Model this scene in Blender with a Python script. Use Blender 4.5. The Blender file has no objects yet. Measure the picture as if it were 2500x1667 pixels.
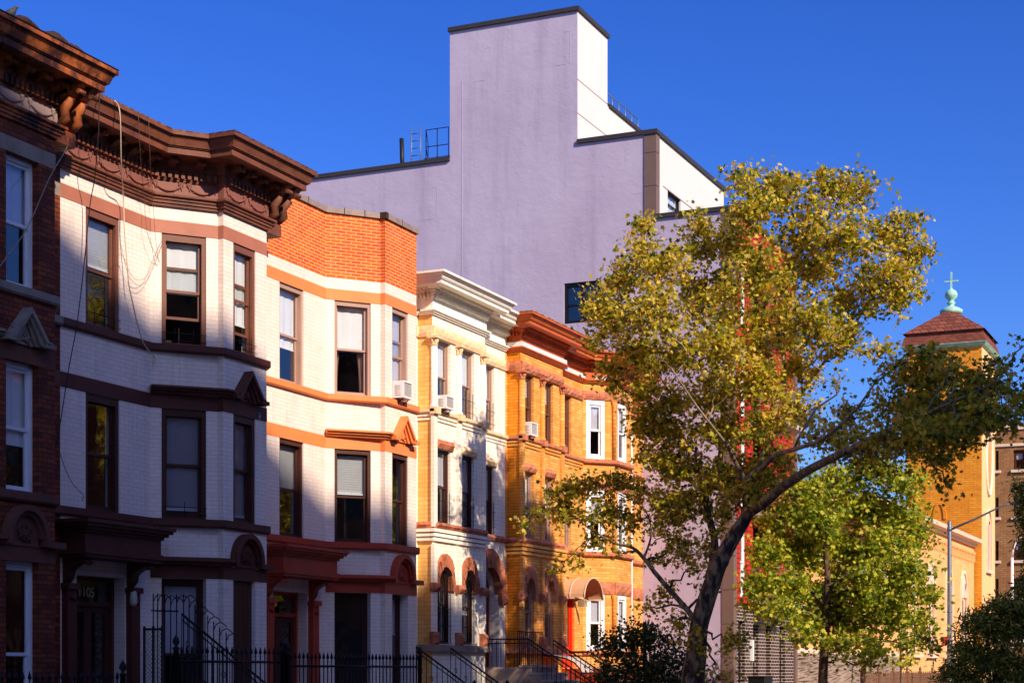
import bpy, math, random
import numpy as np
from mathutils import Vector
random.seed(7); RNG = np.random.default_rng(7)
# ---------------------------------------------------------------- camera model (metres; x = along the street, y = towards the houses)
F, AL, CX, HY = 4237.0, math.radians(24.15), 1250.0, 1640.0
CA, SA = math.cos(AL), math.sin(AL)
EYE = 1.6                                   # eye height above the pavement
def rat(px):                                # y/x of the sight line through a photo column
    u = (px-CX)/F; return (SA-u*CA)/(CA+u*SA)
def depY(px, Y): u = (px-CX)/F; return Y/(SA-u*CA)
def depX(px, X): u = (px-CX)/F; return X/(CA+u*SA)
def XY(px, Y): return Y/rat(px)
def hY(px, py, Y): return (HY-py)*depY(px, Y)/F
def hX(px, py, X): return (HY-py)*depX(px, X)/F
def at(px, py, Z):                          # point at distance Z
    u = (px-CX)/F; return Vector((Z*(CA+u*SA), Z*(SA-u*CA), (HY-py)*Z/F))
S_ = 2500/2352.0
def atd(px, py, Z): return at(px*S_, py*S_, Z)

scene = bpy.context.scene
COL = scene.collection
# ---------------------------------------------------------------- materials
def srgb(r, g, b):
    f = lambda c: (c/255/12.92 if c/255 <= .04045 else ((c/255+.055)/1.055)**2.4)
    return (f(r), f(g), f(b), 1)
MATS = {}
def newmat(name):
    m = bpy.data.materials.new(name); m.use_nodes = True
    nt = m.node_tree; nt.nodes.clear()
    out = nt.nodes.new('ShaderNodeOutputMaterial')
    return m, nt, out
def N(nt, t, **k):
    n = nt.nodes.new(t)
    for a, b in k.items():
        if a in n.inputs: n.inputs[a].default_value = b
        else: setattr(n, a, b)
    return n
def paint(name, c, rough=.6, var=.12, scale=3., bump=.15, bscale=40., metal=0., c2=None, cscale=None, lo=.45, hi=.6, spec=.3):
    """plain surface with uneven colour, fine grain and optional second colour in patches (wear, rust, peeling)"""
    if name in MATS: return MATS[name]
    m, nt, out = newmat(name); L = nt.links.new
    tc = N(nt, 'ShaderNodeTexCoord')
    n1 = N(nt, 'ShaderNodeTexNoise', Scale=scale, Detail=6., Roughness=.6); L(tc.outputs['Object'], n1.inputs['Vector'])
    mr = N(nt, 'ShaderNodeMapRange'); mr.inputs['From Min'].default_value = .3; mr.inputs['From Max'].default_value = .7
    mr.inputs['To Min'].default_value = 1-var; mr.inputs['To Max'].default_value = 1+var*.5
    L(n1.outputs['Fac'], mr.inputs['Value'])
    mul = N(nt, 'ShaderNodeMix', data_type='RGBA', blend_type='MULTIPLY'); mul.inputs[0].default_value = 1
    mul.inputs[6].default_value = c
    L(mr.outputs['Result'], mul.inputs[7])
    colout = mul.outputs[2]
    if c2:
        n3 = N(nt, 'ShaderNodeTexNoise', Scale=cscale or 2., Detail=8., Roughness=.7); L(tc.outputs['Object'], n3.inputs['Vector'])
        r3 = N(nt, 'ShaderNodeMapRange'); r3.inputs['From Min'].default_value = lo; r3.inputs['From Max'].default_value = hi
        L(n3.outputs['Fac'], r3.inputs['Value'])
        mx = N(nt, 'ShaderNodeMix', data_type='RGBA'); L(r3.outputs['Result'], mx.inputs[0]); L(colout, mx.inputs[6]); mx.inputs[7].default_value = c2
        colout = mx.outputs[2]
    b = N(nt, 'ShaderNodeBsdfPrincipled', Roughness=rough, Metallic=metal); L(colout, b.inputs['Base Color'])
    b.inputs['Specular IOR Level'].default_value = spec
    n2 = N(nt, 'ShaderNodeTexNoise', Scale=bscale, Detail=5.); L(tc.outputs['Object'], n2.inputs['Vector'])
    bp = N(nt, 'ShaderNodeBump', Strength=bump, Distance=.02); L(n2.outputs['Fac'], bp.inputs['Height']); L(bp.outputs['Normal'], b.inputs['Normal'])
    L(b.outputs[0], out.inputs[0]); MATS[name] = m; return m
def brick(name, c1, c2, mortar, bw=.215, bh=.07, ms=.012, var=.15, bump=.6, rough=.75, blotch=None, bl=(.5, .7), smooth=.15):
    if name in MATS: return MATS[name]
    m, nt, out = newmat(name); L = nt.links.new
    tc = N(nt, 'ShaderNodeTexCoord')
    # a slight wobble of the courses
    nw = N(nt, 'ShaderNodeTexNoise', Scale=2.5, Detail=2.); L(tc.outputs['UV'], nw.inputs['Vector'])
    sc = N(nt, 'ShaderNodeVectorMath', operation='MULTIPLY'); L(nw.outputs['Color'], sc.inputs[0]); sc.inputs[1].default_value = (.02, .016, 0)
    ad = N(nt, 'ShaderNodeVectorMath', operation='ADD'); L(tc.outputs['UV'], ad.inputs[0]); L(sc.outputs[0], ad.inputs[1])
    bt = N(nt, 'ShaderNodeTexBrick', Scale=1.); bt.offset = .5
    bt.inputs['Brick Width'].default_value = bw; bt.inputs['Row Height'].default_value = bh
    bt.inputs['Mortar Size'].default_value = ms; bt.inputs['Mortar Smooth'].default_value = smooth; bt.inputs['Bias'].default_value = 0
    bt.inputs['Color1'].default_value = c1; bt.inputs['Color2'].default_value = c2; bt.inputs['Mortar'].default_value = mortar
    L(ad.outputs[0], bt.inputs['Vector'])
    n1 = N(nt, 'ShaderNodeTexNoise', Scale=1.3, Detail=7., Roughness=.65); L(tc.outputs['UV'], n1.inputs['Vector'])
    mr = N(nt, 'ShaderNodeMapRange'); mr.inputs['From Min'].default_value = .3; mr.inputs['From Max'].default_value = .7
    mr.inputs['To Min'].default_value = 1-var; mr.inputs['To Max'].default_value = 1+var*.4; L(n1.outputs['Fac'], mr.inputs['Value'])
    mul = N(nt, 'ShaderNodeMix', data_type='RGBA', blend_type='MULTIPLY'); mul.inputs[0].default_value = 1
    L(bt.outputs['Color'], mul.inputs[6]); L(mr.outputs['Result'], mul.inputs[7])
    co = mul.outputs[2]
    mp = N(nt, 'ShaderNodeMapping'); mp.inputs['Scale'].default_value = (1, .07, 1); L(tc.outputs['UV'], mp.inputs[0])
    n4 = N(nt, 'ShaderNodeTexNoise', Scale=4.5, Detail=6., Roughness=.7); L(mp.outputs[0], n4.inputs['Vector'])
    r4 = N(nt, 'ShaderNodeMapRange'); r4.inputs['From Min'].default_value = .5; r4.inputs['From Max'].default_value = .8; r4.inputs['To Min'].default_value = 1.; r4.inputs['To Max'].default_value = .78; L(n4.outputs['Fac'], r4.inputs['Value'])
    m4 = N(nt, 'ShaderNodeMix', data_type='RGBA', blend_type='MULTIPLY'); m4.inputs[0].default_value = 1; L(co, m4.inputs[6]); L(r4.outputs['Result'], m4.inputs[7]); co = m4.outputs[2]
    if blotch:
        n3 = N(nt, 'ShaderNodeTexNoise', Scale=2.2, Detail=8., Roughness=.7); L(tc.outputs['UV'], n3.inputs['Vector'])
        r3 = N(nt, 'ShaderNodeMapRange'); r3.inputs['From Min'].default_value = bl[0]; r3.inputs['From Max'].default_value = bl[1]
        r3.inputs['To Max'].default_value = .6
        L(n3.outputs['Fac'], r3.inputs['Value'])
        mx = N(nt, 'ShaderNodeMix', data_type='RGBA'); L(r3.outputs['Result'], mx.inputs[0]); L(co, mx.inputs[6]); mx.inputs[7].default_value = blotch
        co = mx.outputs[2]
    b = N(nt, 'ShaderNodeBsdfPrincipled', Roughness=rough); L(co, b.inputs['Base Color']); b.inputs['Specular IOR Level'].default_value = .25
    n2 = N(nt, 'ShaderNodeTexNoise', Scale=55., Detail=4.); L(tc.outputs['UV'], n2.inputs['Vector'])
    inv = N(nt, 'ShaderNodeMath', operation='MULTIPLY_ADD'); L(bt.outputs['Fac'], inv.inputs[0]); inv.inputs[1].default_value = -1.; 
    L(n2.outputs['Fac'], inv.inputs[2])
    bp = N(nt, 'ShaderNodeBump', Strength=bump, Distance=.008); L(inv.outputs[0], bp.inputs['Height']); L(bp.outputs['Normal'], b.inputs['Normal'])
    L(b.outputs[0], out.inputs[0]); MATS[name] = m; return m
def glass(name, refl=.24, tint=(.93, .95, .96, 1)):
    if name in MATS: return MATS[name]
    m, nt, out = newmat(name); L = nt.links.new
    tr = N(nt, 'ShaderNodeBsdfTransparent', Color=tint); gl = N(nt, 'ShaderNodeBsdfGlossy', Roughness=.03, Color=(1, 1, 1, 1))
    tc = N(nt, 'ShaderNodeTexCoord'); nz = N(nt, 'ShaderNodeTexNoise', Scale=1.5, Detail=2.); L(tc.outputs['Object'], nz.inputs['Vector'])
    bp = N(nt, 'ShaderNodeBump', Strength=.12, Distance=.05); L(nz.outputs['Fac'], bp.inputs['Height']); L(bp.outputs['Normal'], gl.inputs['Normal'])
    fr = N(nt, 'ShaderNodeLayerWeight', Blend=.5); pw = N(nt, 'ShaderNodeMath', operation='POWER'); L(fr.outputs['Facing'], pw.inputs[0]); pw.inputs[1].default_value = 4.; ad = N(nt, 'ShaderNodeMath', operation='ADD'); L(pw.outputs[0], ad.inputs[0]); ad.inputs[1].default_value = refl-.12
    mx = N(nt, 'ShaderNodeMixShader'); L(ad.outputs[0], mx.inputs[0]); L(tr.outputs[0], mx.inputs[1]); L(gl.outputs[0], mx.inputs[2])
    L(mx.outputs[0], out.inputs[0]); MATS[name] = m; return m
def leafmat(name, stops, trans=.35, rough=.55):
    if name in MATS: return MATS[name]
    m, nt, out = newmat(name); L = nt.links.new
    ge = N(nt, 'ShaderNodeNewGeometry'); rp = N(nt, 'ShaderNodeValToRGB'); L(ge.outputs['Random Per Island'], rp.inputs[0])
    e = rp.color_ramp.elements
    while len(e) < len(stops): e.new(.5)
    for i, (p, c) in enumerate(stops): e[i].position = p; e[i].color = c
    b = N(nt, 'ShaderNodeBsdfPrincipled', Roughness=rough); b.inputs['Specular IOR Level'].default_value = .35; L(rp.outputs[0], b.inputs['Base Color'])
    t = N(nt, 'ShaderNodeBsdfTranslucent'); g = N(nt, 'ShaderNodeMix', data_type='RGBA', blend_type='MULTIPLY'); g.inputs[0].default_value = 1
    L(rp.outputs[0], g.inputs[6]); g.inputs[7].default_value = (1.25, 1.2, .5, 1); L(g.outputs[2], t.inputs['Color'])
    mx = N(nt, 'ShaderNodeMixShader'); mx.inputs[0].default_value = trans; L(b.outputs[0], mx.inputs[1]); L(t.outputs[0], mx.inputs[2])
    L(mx.outputs[0], out.inputs[0]); MATS[name] = m; return m
def barkmat(name, c1, c2, c3, scale=4.):
    m, nt, out = newmat(name); L = nt.links.new
    tc = N(nt, 'ShaderNodeTexCoord'); mp = N(nt, 'ShaderNodeMapping'); mp.inputs['Scale'].default_value = (1, 1, .45); L(tc.outputs['Object'], mp.inputs[0])
    n1 = N(nt, 'ShaderNodeTexNoise', Scale=scale, Detail=3., Distortion=.6); L(mp.outputs[0], n1.inputs['Vector'])
    rp = N(nt, 'ShaderNodeValToRGB'); L(n1.outputs['Fac'], rp.inputs[0]); rp.color_ramp.interpolation = 'EASE'
    e = rp.color_ramp.elements; e.new(.5); e[0].position = .38; e[0].color = c1; e[1].position = .48; e[1].color = c2; e[2].position = .6; e[2].color = c3
    b = N(nt, 'ShaderNodeBsdfPrincipled', Roughness=.85); L(rp.outputs[0], b.inputs['Base Color'])
    n2 = N(nt, 'ShaderNodeTexNoise', Scale=25., Detail=6.); L(mp.outputs[0], n2.inputs['Vector'])
    bp = N(nt, 'ShaderNodeBump', Strength=.5, Distance=.02); L(n2.outputs['Fac'], bp.inputs['Height']); L(bp.outputs['Normal'], b.inputs['Normal'])
    L(b.outputs[0], out.inputs[0]); return m

# ---------------------------------------------------------------- mesh helper
class MB:
    def __init__(s): s.v = []; s.f = []; s.uv = []; s.sm = []
    def poly(s, pts, uvs=None, smooth=False):
        i = len(s.v); s.v += [tuple(p) for p in pts]; s.f.append(tuple(range(i, i+len(pts))))
        if uvs is None:
            a, b, c = Vector(pts[0]), Vector(pts[1]), Vector(pts[2]); n = (b-a).cross(c-a)
            if abs(n.z) > max(abs(n.x), abs(n.y)): uvs = [(p[0], p[1]) for p in pts]
            elif abs(n.x) > abs(n.y): uvs = [(p[1], p[2]) for p in pts]
            else: uvs = [(p[0], p[2]) for p in pts]
        s.uv += list(uvs); s.sm.append(smooth)
    def box(s, x0, x1, y0, y1, z0, z1):
        fr = Frame((x0, y0), (x1, y0)); s.lbox(fr, 0, x1-x0, z0, z1, -(y1-y0), 0)
    def lbox(s, fr, u0, u1, z0, z1, o0, o1, skip=''):
        P = fr.P; q = lambda *a: [P(*t) for t in a]; U = fr.off
        if 'f' not in skip: s.poly(q((u0, z0, o1), (u1, z0, o1), (u1, z1, o1), (u0, z1, o1)), [(U+u0, z0), (U+u1, z0), (U+u1, z1), (U+u0, z1)])
        if 'b' not in skip: s.poly(q((u1, z0, o0), (u0, z0, o0), (u0, z1, o0), (u1, z1, o0)), [(u1, z0), (u0, z0), (u0, z1), (u1, z1)])
        if 'l' not in skip: s.poly(q((u0, z0, o0), (u0, z0, o1), (u0, z1, o1), (u0, z1, o0)), [(o0, z0), (o1, z0), (o1, z1), (o0, z1)])
        if 'r' not in skip: s.poly(q((u1, z0, o1), (u1, z0, o0), (u1, z1, o0), (u1, z1, o1)), [(o1, z0), (o0, z0), (o0, z1), (o1, z1)])
        if 't' not in skip: s.poly(q((u0, z1, o1), (u1, z1, o1), (u1, z1, o0), (u0, z1, o0)), [(u0, o1), (u1, o1), (u1, o0), (u0, o0)])
        if 'd' not in skip: s.poly(q((u0, z0, o0), (u1, z0, o0), (u1, z0, o1), (u0, z0, o1)), [(u0, o0), (u1, o0), (u1, o1), (u0, o1)])
    def tube(s, pts, rad, n=6, smooth=True, cap=True):
        pts = [Vector(p) for p in pts]; m = len(pts)
        if not hasattr(rad, '__len__'): rad = [rad]*m
        rings = []; t0 = (pts[1]-pts[0]).normalized(); up = Vector((0, 0, 1)) if abs(t0.z) < .9 else Vector((1, 0, 0))
        a = t0.cross(up).normalized()
        for i in range(m):
            t = (pts[min(i+1, m-1)]-pts[max(i-1, 0)]).normalized()
            a = (a-t*a.dot(t)).normalized(); b = t.cross(a)
            rings.append([pts[i]+(a*math.cos(2*math.pi*k/n)+b*math.sin(2*math.pi*k/n))*rad[i] for k in range(n)])
        i0 = len(s.v)
        for r in rings:
            for k, p in enumerate(r): s.v.append(tuple(p)); 
        for i in range(m-1):
            for k in range(n):
                k2 = (k+1) % n; s.f.append((i0+i*n+k, i0+i*n+k2, i0+(i+1)*n+k2, i0+(i+1)*n+k)); s.sm.append(smooth)
                s.uv += [(k/n, i), ((k+1)/n, i), ((k+1)/n, i+1), (k/n, i+1)]
        if cap:
            s.f.append(tuple(i0+k for k in reversed(range(n)))); s.sm.append(False); s.uv += [(0, 0)]*n
            s.f.append(tuple(i0+(m-1)*n+k for k in range(n))); s.sm.append(False); s.uv += [(0, 0)]*n
    def lathe(s, c, prof, n=16, smooth=True):
        s.tube([(c[0], c[1], z) for r, z in prof], [r for r, z in prof], n, smooth)
    def sweep(s, path, prof, caps=True, off=0.):
        """path: plan points (x,y) going +x; prof: closed list of (outward, z); mitred"""
        m = len(path); P = [Vector(p) for p in path]; nor = []
        for i in range(m-1):
            d = (P[i+1]-P[i]).normalized(); nor.append(Vector((d.y, -d.x)))
        mit = []; acc = [off]
        for i in range(m):
            if i == 0: mit.append(nor[0])
            elif i == m-1: mit.append(nor[-1])
            else:
                b = (nor[i-1]+nor[i]); b.normalize(); mit.append(b/max(.35, b.dot(nor[i])))
            if i: acc.append(acc[-1]+(P[i]-P[i-1]).length)
        R = [[(P[i].x+mit[i].x*o, P[i].y+mit[i].y*o, z) for o, z in prof] for i in range(m)]
        k = len(prof); pl = [0]
        for j in range(k): a, b = prof[j], prof[(j+1) % k]; pl.append(pl[-1]+math.hypot(a[0]-b[0], a[1]-b[1]))
        for i in range(m-1):
            for j in range(k):
                j2 = (j+1) % k
                s.poly([R[i][j], R[i+1][j], R[i+1][j2], R[i][j2]], [(acc[i], pl[j]), (acc[i+1], pl[j]), (acc[i+1], pl[j+1]), (acc[i], pl[j+1])])
        if caps:
            s.poly(list(reversed(R[0]))); s.poly(R[-1])
    def prism(s, fr, pts, o0, o1):
        """pts in (u,z) counter-clockwise seen from the street"""
        n = len(pts); P = fr.P
        s.poly([P(u, z, o1) for u, z in pts], [(fr.off+u, z) for u, z in pts]); s.poly([P(u, z, o0) for u, z in reversed(pts)])
        for i in range(n):
            (u0, z0), (u1, z1) = pts[i], pts[(i+1) % n]
            s.poly([P(u0, z0, o0), P(u1, z1, o0), P(u1, z1, o1), P(u0, z0, o1)])
    def build(s, name, mat, parent=None, label=None):
        me = bpy.data.meshes.new(name); loc = Vector((0, 0, 0))
        if parent is not None:
            loc = Vector(parent['_w'])
        V = np.array(s.v, dtype=float).reshape(-1, 3); V[:, 2] += EYE; V -= np.array(loc)
        if parent is None:
            c = (V.min(0)+V.max(0))/2; c[2] = V[:, 2].min(); V -= c
        me.from_pydata(V.tolist(), [], s.f)
        if len(s.uv) == len(me.loops):
            uvl = me.uv_layers.new(name='UVMap'); uvl.data.foreach_set('uv', np.array(s.uv, dtype=np.float32).ravel())
        me.polygons.foreach_set('use_smooth', s.sm)
        me.materials.append(mat); me.update()
        o = bpy.data.objects.new(name, me); COL.objects.link(o)
        if parent is not None: o.parent = parent; o['_w'] = tuple(loc)
        else: o.location = c; o['_w'] = tuple(c)
        if label: o['label'] = label
        return o
class Frame:
    """vertical wall plane through plan points a->b (a at smaller x); outward = towards the street"""
    def __init__(s, a, b, off=0.):
        s.a = Vector(a); s.b = Vector(b); s.d = (s.b-s.a).normalized(); s.n = Vector((s.d.y, -s.d.x)); s.L = (s.b-s.a).length; s.off = off
    def P(s, u, z, o=0.): return (s.a.x+s.d.x*u+s.n.x*o, s.a.y+s.d.y*u+s.n.y*o, z)
    def U(s, px):                            # where the sight line through photo column px meets this wall
        k = rat(px); return (k*s.a.x-s.a.y)/(s.d.y-k*s.d.x)
    def H(s, px, py):
        u = s.U(px); x = s.a.x+s.d.x*u; return (HY-py)*depX(px, x)/F
def thing(name, label, cat, loc, group=None, kind=None):
    o = bpy.data.objects.new(name, None); COL.objects.link(o); o.empty_display_size = .3
    w = (loc[0], loc[1], loc[2]+EYE); o.location = w; o['_w'] = w; o['label'] = label; o['category'] = cat
    if group: o['group'] = group
    if kind: o['kind'] = kind
    return o
def tag(o, label, cat, group=None, kind=None):
    o['label'] = label; o['category'] = cat
    if group: o['group'] = group
    if kind: o['kind'] = kind
    return o
def struct(o): o['kind'] = 'structure'; return o

# ---------------------------------------------------------------- walls with openings
def arch_pts(u0, u1, zs, zt, n=14):
    c, r, h = (u0+u1)/2, (u1-u0)/2, zt-zs
    return [(c-r*math.cos(math.pi*i/n), zs+h*math.sin(math.pi*i/n)) for i in range(n+1)]
def wall(mb, fr, u0, u1, z0, z1, ops=(), depth=.28, o=0.):
    """front face with holes and reveals; op = (ua,ub,za,zb[,spring])"""
    us = sorted({u0, u1, *[q for p in ops for q in p[:2]]}); zs = sorted({z0, z1, *[q for p in ops for q in p[2:4]]})
    P = fr.P; of = fr.off
    def hole(ua, ub, za, zb):
        for p in ops:
            if ua >= p[0]-1e-6 and ub <= p[1]+1e-6 and za >= p[2]-1e-6 and zb <= p[3]+1e-6: return True
        return False
    for i in range(len(us)-1):
        for j in range(len(zs)-1):
            a, b, c, d = us[i], us[i+1], zs[j], zs[j+1]
            if b-a < 1e-5 or d-c < 1e-5 or hole(a, b, c, d): continue
            mb.poly([P(a, c, o), P(b, c, o), P(b, d, o), P(a, d, o)], [(of+a, c), (of+b, c), (of+b, d), (of+a, d)])
    for p in ops:
        ua, ub, za, zb = p[:4]; sp = p[4] if len(p) > 4 else None; top = sp if sp else zb
        mb.poly([P(ua, za, o), P(ua, za, o-depth), P(ua, top, o-depth), P(ua, top, o)][::-1], [(of+ua, za), (of+ua+depth, za), (of+ua+depth, top), (of+ua, top)][::-1])
        mb.poly([P(ub, za, o-depth), P(ub, za, o), P(ub, top, o), P(ub, top, o-depth)][::-1], [(of+ub-depth, za), (of+ub, za), (of+ub, top), (of+ub-depth, top)][::-1])
        mb.poly([P(ua, za, o-depth), P(ua, za, o), P(ub, za, o), P(ub, za, o-depth)])
        if sp:
            A = arch_pts(ua, ub, sp, zb)
            for k in range(len(A)-1):
                (a, c), (b, d) = A[k], A[k+1]
                mb.poly([P(a, c, o), P(b, d, o), P(b, zb, o), P(a, zb, o)], [(of+a, c), (of+b, d), (of+b, zb), (of+a, zb)])
                mb.poly([P(a, c, o), P(a, c, o-depth), P(b, d, o-depth), P(b, d, o)])
        else:
            mb.poly([P(ua, zb, o), P(ub, zb, o), P(ub, zb, o-depth), P(ua, zb, o-depth)])
def ring(mb, fr, u0, u1, z0, z1, w, o0, o1, wb=None, wt=None):
    wb = w if wb is None else wb; wt = w if wt is None else wt
    mb.lbox(fr, u0, u0+w, z0, z1, o0, o1); mb.lbox(fr, u1-w, u1, z0, z1, o0, o1)
    mb.lbox(fr, u0+w, u1-w, z0, z0+wb, o0, o1, 'lr'); mb.lbox(fr, u0+w, u1-w, z1-wt, z1, o0, o1, 'lr')
def archring(mb, fr, u0, u1, zs, zt, w, o0, o1, n=16):
    A = arch_pts(u0, u1, zs, zt, n); B = arch_pts(u0+w, u1-w, zs, zt-w, n)
    for k in range(n): mb.prism(fr, [B[k], B[k+1], A[k+1], A[k]][::-1] if False else [A[k], B[k], B[k+1], A[k+1]], o0, o1)

DARK = None
def window(root, fr, u0, u1, z0, z1, fm, sm=None, rec=.16, fw=.05, sw=.045, blind=None, split=.5, open_=0., spring=None,
           guard=None, name='window', curtain=None, upper=None, casing=.0, blind2=None):
    """double-hung window: frame > sash, pane, blind, guard"""
    sm = sm or fm; f = MB()
    zt = z1
    if spring: zt = spring
    if spring:
        f.lbox(fr, u0, u0+fw, z0, spring, -rec-.08, -rec); f.lbox(fr, u1-fw, u1, z0, spring, -rec-.08, -rec); f.lbox(fr, u0+fw, u1-fw, z0, z0+fw, -rec-.08, -rec)
        archring(f, fr, u0, u1, spring, z1, fw, -rec-.08, -rec)
    else: ring(f, fr, u0, u1, z0, z1, fw, -rec-.08, -rec, wb=fw*.8, wt=fw*1.3)
    if casing:                                # brick-mould trim between frame and masonry
        f.lbox(fr, u0, u0+casing, z0, zt, -rec, -rec+.05); f.lbox(fr, u1-casing, u1, z0, zt, -rec, -rec+.05)
        if not spring: f.lbox(fr, u0+casing, u1-casing, z1-casing*1.6, z1, -rec, -rec+.05, 'lr')
    W = f.build(name, fm, root)
    a, b, c, d = u0+fw, u1-fw, z0+fw*.8, (z1-fw*1.3 if not spring else z1-fw)
    mid = c+(d-c)*split
    for k, (p, q, oo) in enumerate(((mid-.02, d, -.03), (c+open_, mid+.02+open_*.0 if open_ == 0 else c+open_+(mid-c)+.02, -.055))):
        s = MB(); 
        if spring and k == 0:
            s.lbox(fr, a, a+sw, p, spring, -rec+oo-.03, -rec+oo); s.lbox(fr, b-sw, b, p, spring, -rec+oo-.03, -rec+oo); s.lbox(fr, a+sw, b-sw, p, p+sw, -rec+oo-.03, -rec+oo)
            archring(s, fr, a, b, spring, q, sw, -rec+oo-.03, -rec+oo)
        else: ring(s, fr, a, b, p, q, sw, -rec+oo-.03, -rec+oo)
        s.build('sash', sm, W)
        g = MB(); o = -rec+oo-.015
        if spring and k == 0:
            A = [(a+sw, p+sw), (b-sw, p+sw)]+[(u, z) for u, z in reversed(arch_pts(a+sw, b-sw, spring, q-sw))]
            g.poly([fr.P(u, z, o) for u, z in A])
        else: g.poly([fr.P(a+sw, p+sw, o), fr.P(b-sw, p+sw, o), fr.P(b-sw, q-sw, o), fr.P(a+sw, q-sw, o)])
        g.build('pane', glass('window_glass'), W)
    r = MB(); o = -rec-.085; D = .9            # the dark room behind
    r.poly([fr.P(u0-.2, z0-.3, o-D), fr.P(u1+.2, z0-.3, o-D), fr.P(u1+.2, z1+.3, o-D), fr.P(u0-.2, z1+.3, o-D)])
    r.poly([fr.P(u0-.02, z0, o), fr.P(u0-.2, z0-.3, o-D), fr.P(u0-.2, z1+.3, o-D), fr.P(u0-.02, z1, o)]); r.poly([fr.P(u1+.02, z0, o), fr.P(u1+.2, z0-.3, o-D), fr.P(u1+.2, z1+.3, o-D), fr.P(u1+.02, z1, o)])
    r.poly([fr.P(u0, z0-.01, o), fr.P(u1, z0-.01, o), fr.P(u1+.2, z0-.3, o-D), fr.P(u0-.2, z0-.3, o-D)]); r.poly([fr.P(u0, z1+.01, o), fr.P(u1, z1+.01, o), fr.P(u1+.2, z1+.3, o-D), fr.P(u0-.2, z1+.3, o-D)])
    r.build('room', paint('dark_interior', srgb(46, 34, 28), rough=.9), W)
    if blind:                                 # ('slats'|'shade', fraction lowered, colour)
        kind, frac, bc = blind; bz = d-(d-c)*frac; bb = MB(); o = -rec-.105
        if kind == 'slats':
            nsl = int((d-bz)/.05)
            for i in range(nsl):
                z = d-.02-i*.05
                bb.poly([fr.P(a, z, o+.012), fr.P(b, z, o+.012), fr.P(b, z-.034, o-.012), fr.P(a, z-.034, o-.012)])
                bb.poly([fr.P(a, z-.034, o-.012), fr.P(b, z-.034, o-.012), fr.P(b, z-.05, o-.02), fr.P(a, z-.05, o-.02)])
            bb.lbox(fr, a, b, bz-.02, bz+.01, o-.02, o+.02)
        else:
            m = 9
            for i in range(m):
                ua, ub = a+(b-a)*i/m, a+(b-a)*(i+1)/m; oa, ob = o+.012*math.sin(i*2.1), o+.012*math.sin((i+1)*2.1)
                bb.poly([fr.P(ua, bz, oa), fr.P(ub, bz, ob), fr.P(ub, d, ob*.5+o*.5), fr.P(ua, d, oa*.5+o*.5)])
            bb.lbox(fr, a, b, bz-.03, bz, o-.01, o+.014)
        bb.build('blind', bc, W)
    if curtain:                               # two drawn-back curtains
        cm = curtain; cc = MB(); o = -rec-.2
        for sgn in (0, 1):
            m = 14
            for j in range(6):
                t0, t1 = j/6, (j+1)/6
                for i in range(m):
                    def pt(s, t):
                        wd = (b-a)*(.5-.36*math.sin(t*math.pi*.5)**.7); uu = a+wd*s if sgn == 0 else b-wd*s
                        return fr.P(uu, d-(d-c)*t, o+.03*math.sin(s*22))
                    cc.poly([pt(i/m, t1), pt((i+1)/m, t1), pt((i+1)/m, t0), pt(i/m, t0)], smooth=True)
        cc.build('curtain', cm, W)
    if guard:                                 # low iron guard outside
        h, n, gm = guard; gg = MB(); o = -rec+.1
        for i in range(n):
            u = a+(b-a)*(i+.5)/n; gg.tube([fr.P(u, z0+.02, o), fr.P(u, z0+h, o)], .008, 4)
        for z in ([z0+h*.25, z0+h*.7] if h < 1 else [z0+h*k/4 for k in range(5)]):
            gg.tube([fr.P(u0, z, o), fr.P(u1, z, o)], .007, 4)
        gg.build('guard', gm, W)
    return W

def scroll_bracket(mb, fr, u, w, ztop, h, out, zig=1.):
    """S-shaped console under a cornice, side profile in (out,z)"""
    pr = []
    for i in range(13):
        t = i/12; x = out*(1-t)**1.5*(.8+.2*math.cos(t*math.pi*1.5)); x = .07*out+x*.93; pr.append((x, ztop-h*t))
    side = [(0., ztop)]+[(out, ztop)]+[(max(x, .02)+.05*out*math.sin(i*.9), z) for i, (x, z) in enumerate(pr)][1:]+[(0., ztop-h)]
    n = len(side)
    L = [fr.P(u-w/2, z, o) for o, z in side]; R = [fr.P(u+w/2, z, o) for o, z in side]
    mb.poly(L); mb.poly(R[::-1])
    for i in range(n):
        j = (i+1) % n; mb.poly([L[i], R[i], R[j], L[j]])
    # rolled nose at the top front with four little beads
    for k in range(4):
        uu = u-w/2+w*(k+.5)/4; mb.tube([fr.P(uu-w*.11, ztop-h*.2, out*.93), fr.P(uu+w*.11, ztop-h*.2, out*.93)], .038, 8)
def garland(mb, fr, u0, u1, z, drop, o):
    pts = []
    for i in range(11):
        t = i/10; pts.append(fr.P(u0+(u1-u0)*t, z-drop*4*t*(1-t), o+.012))
    mb.tube(pts, [.012+.016*math.sin(math.pi*i/10) for i in range(11)], 6)
    for i in range(1, 10):
        for k in range(3):
            p = Vector(pts[i]); a = random.uniform(0, 6.28); r = .04
            q = p+Vector(fr.P(math.cos(a)*r, 0, 0))-Vector(fr.P(0, 0, 0))+Vector((0, 0, math.sin(a)*r)); mb.tube([tuple(p), tuple(q)], [.014, .006], 5)
    for uu in (u0, u1):
        mb.lathe_disc = None
        for k in range(7):
            a = k*6.28/7; p = fr.P(uu, z+.02, o+.01); q = fr.P(uu+.045*math.cos(a), z+.02+.045*math.sin(a), o+.012); mb.tube([p, q], [.012, .016], 5)
        mb.tube([fr.P(uu, z, o+.012), fr.P(uu+.01, z-drop*.9, o+.01)], [.018, .006], 5)
        for s_ in (-1, 1):
            mb.tube([fr.P(uu, z+.02, o+.012), fr.P(uu+s_*.06, z+.09, o+.012), fr.P(uu+s_*.13, z+.06, o+.012)], [.01, .012, .004], 5)
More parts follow.
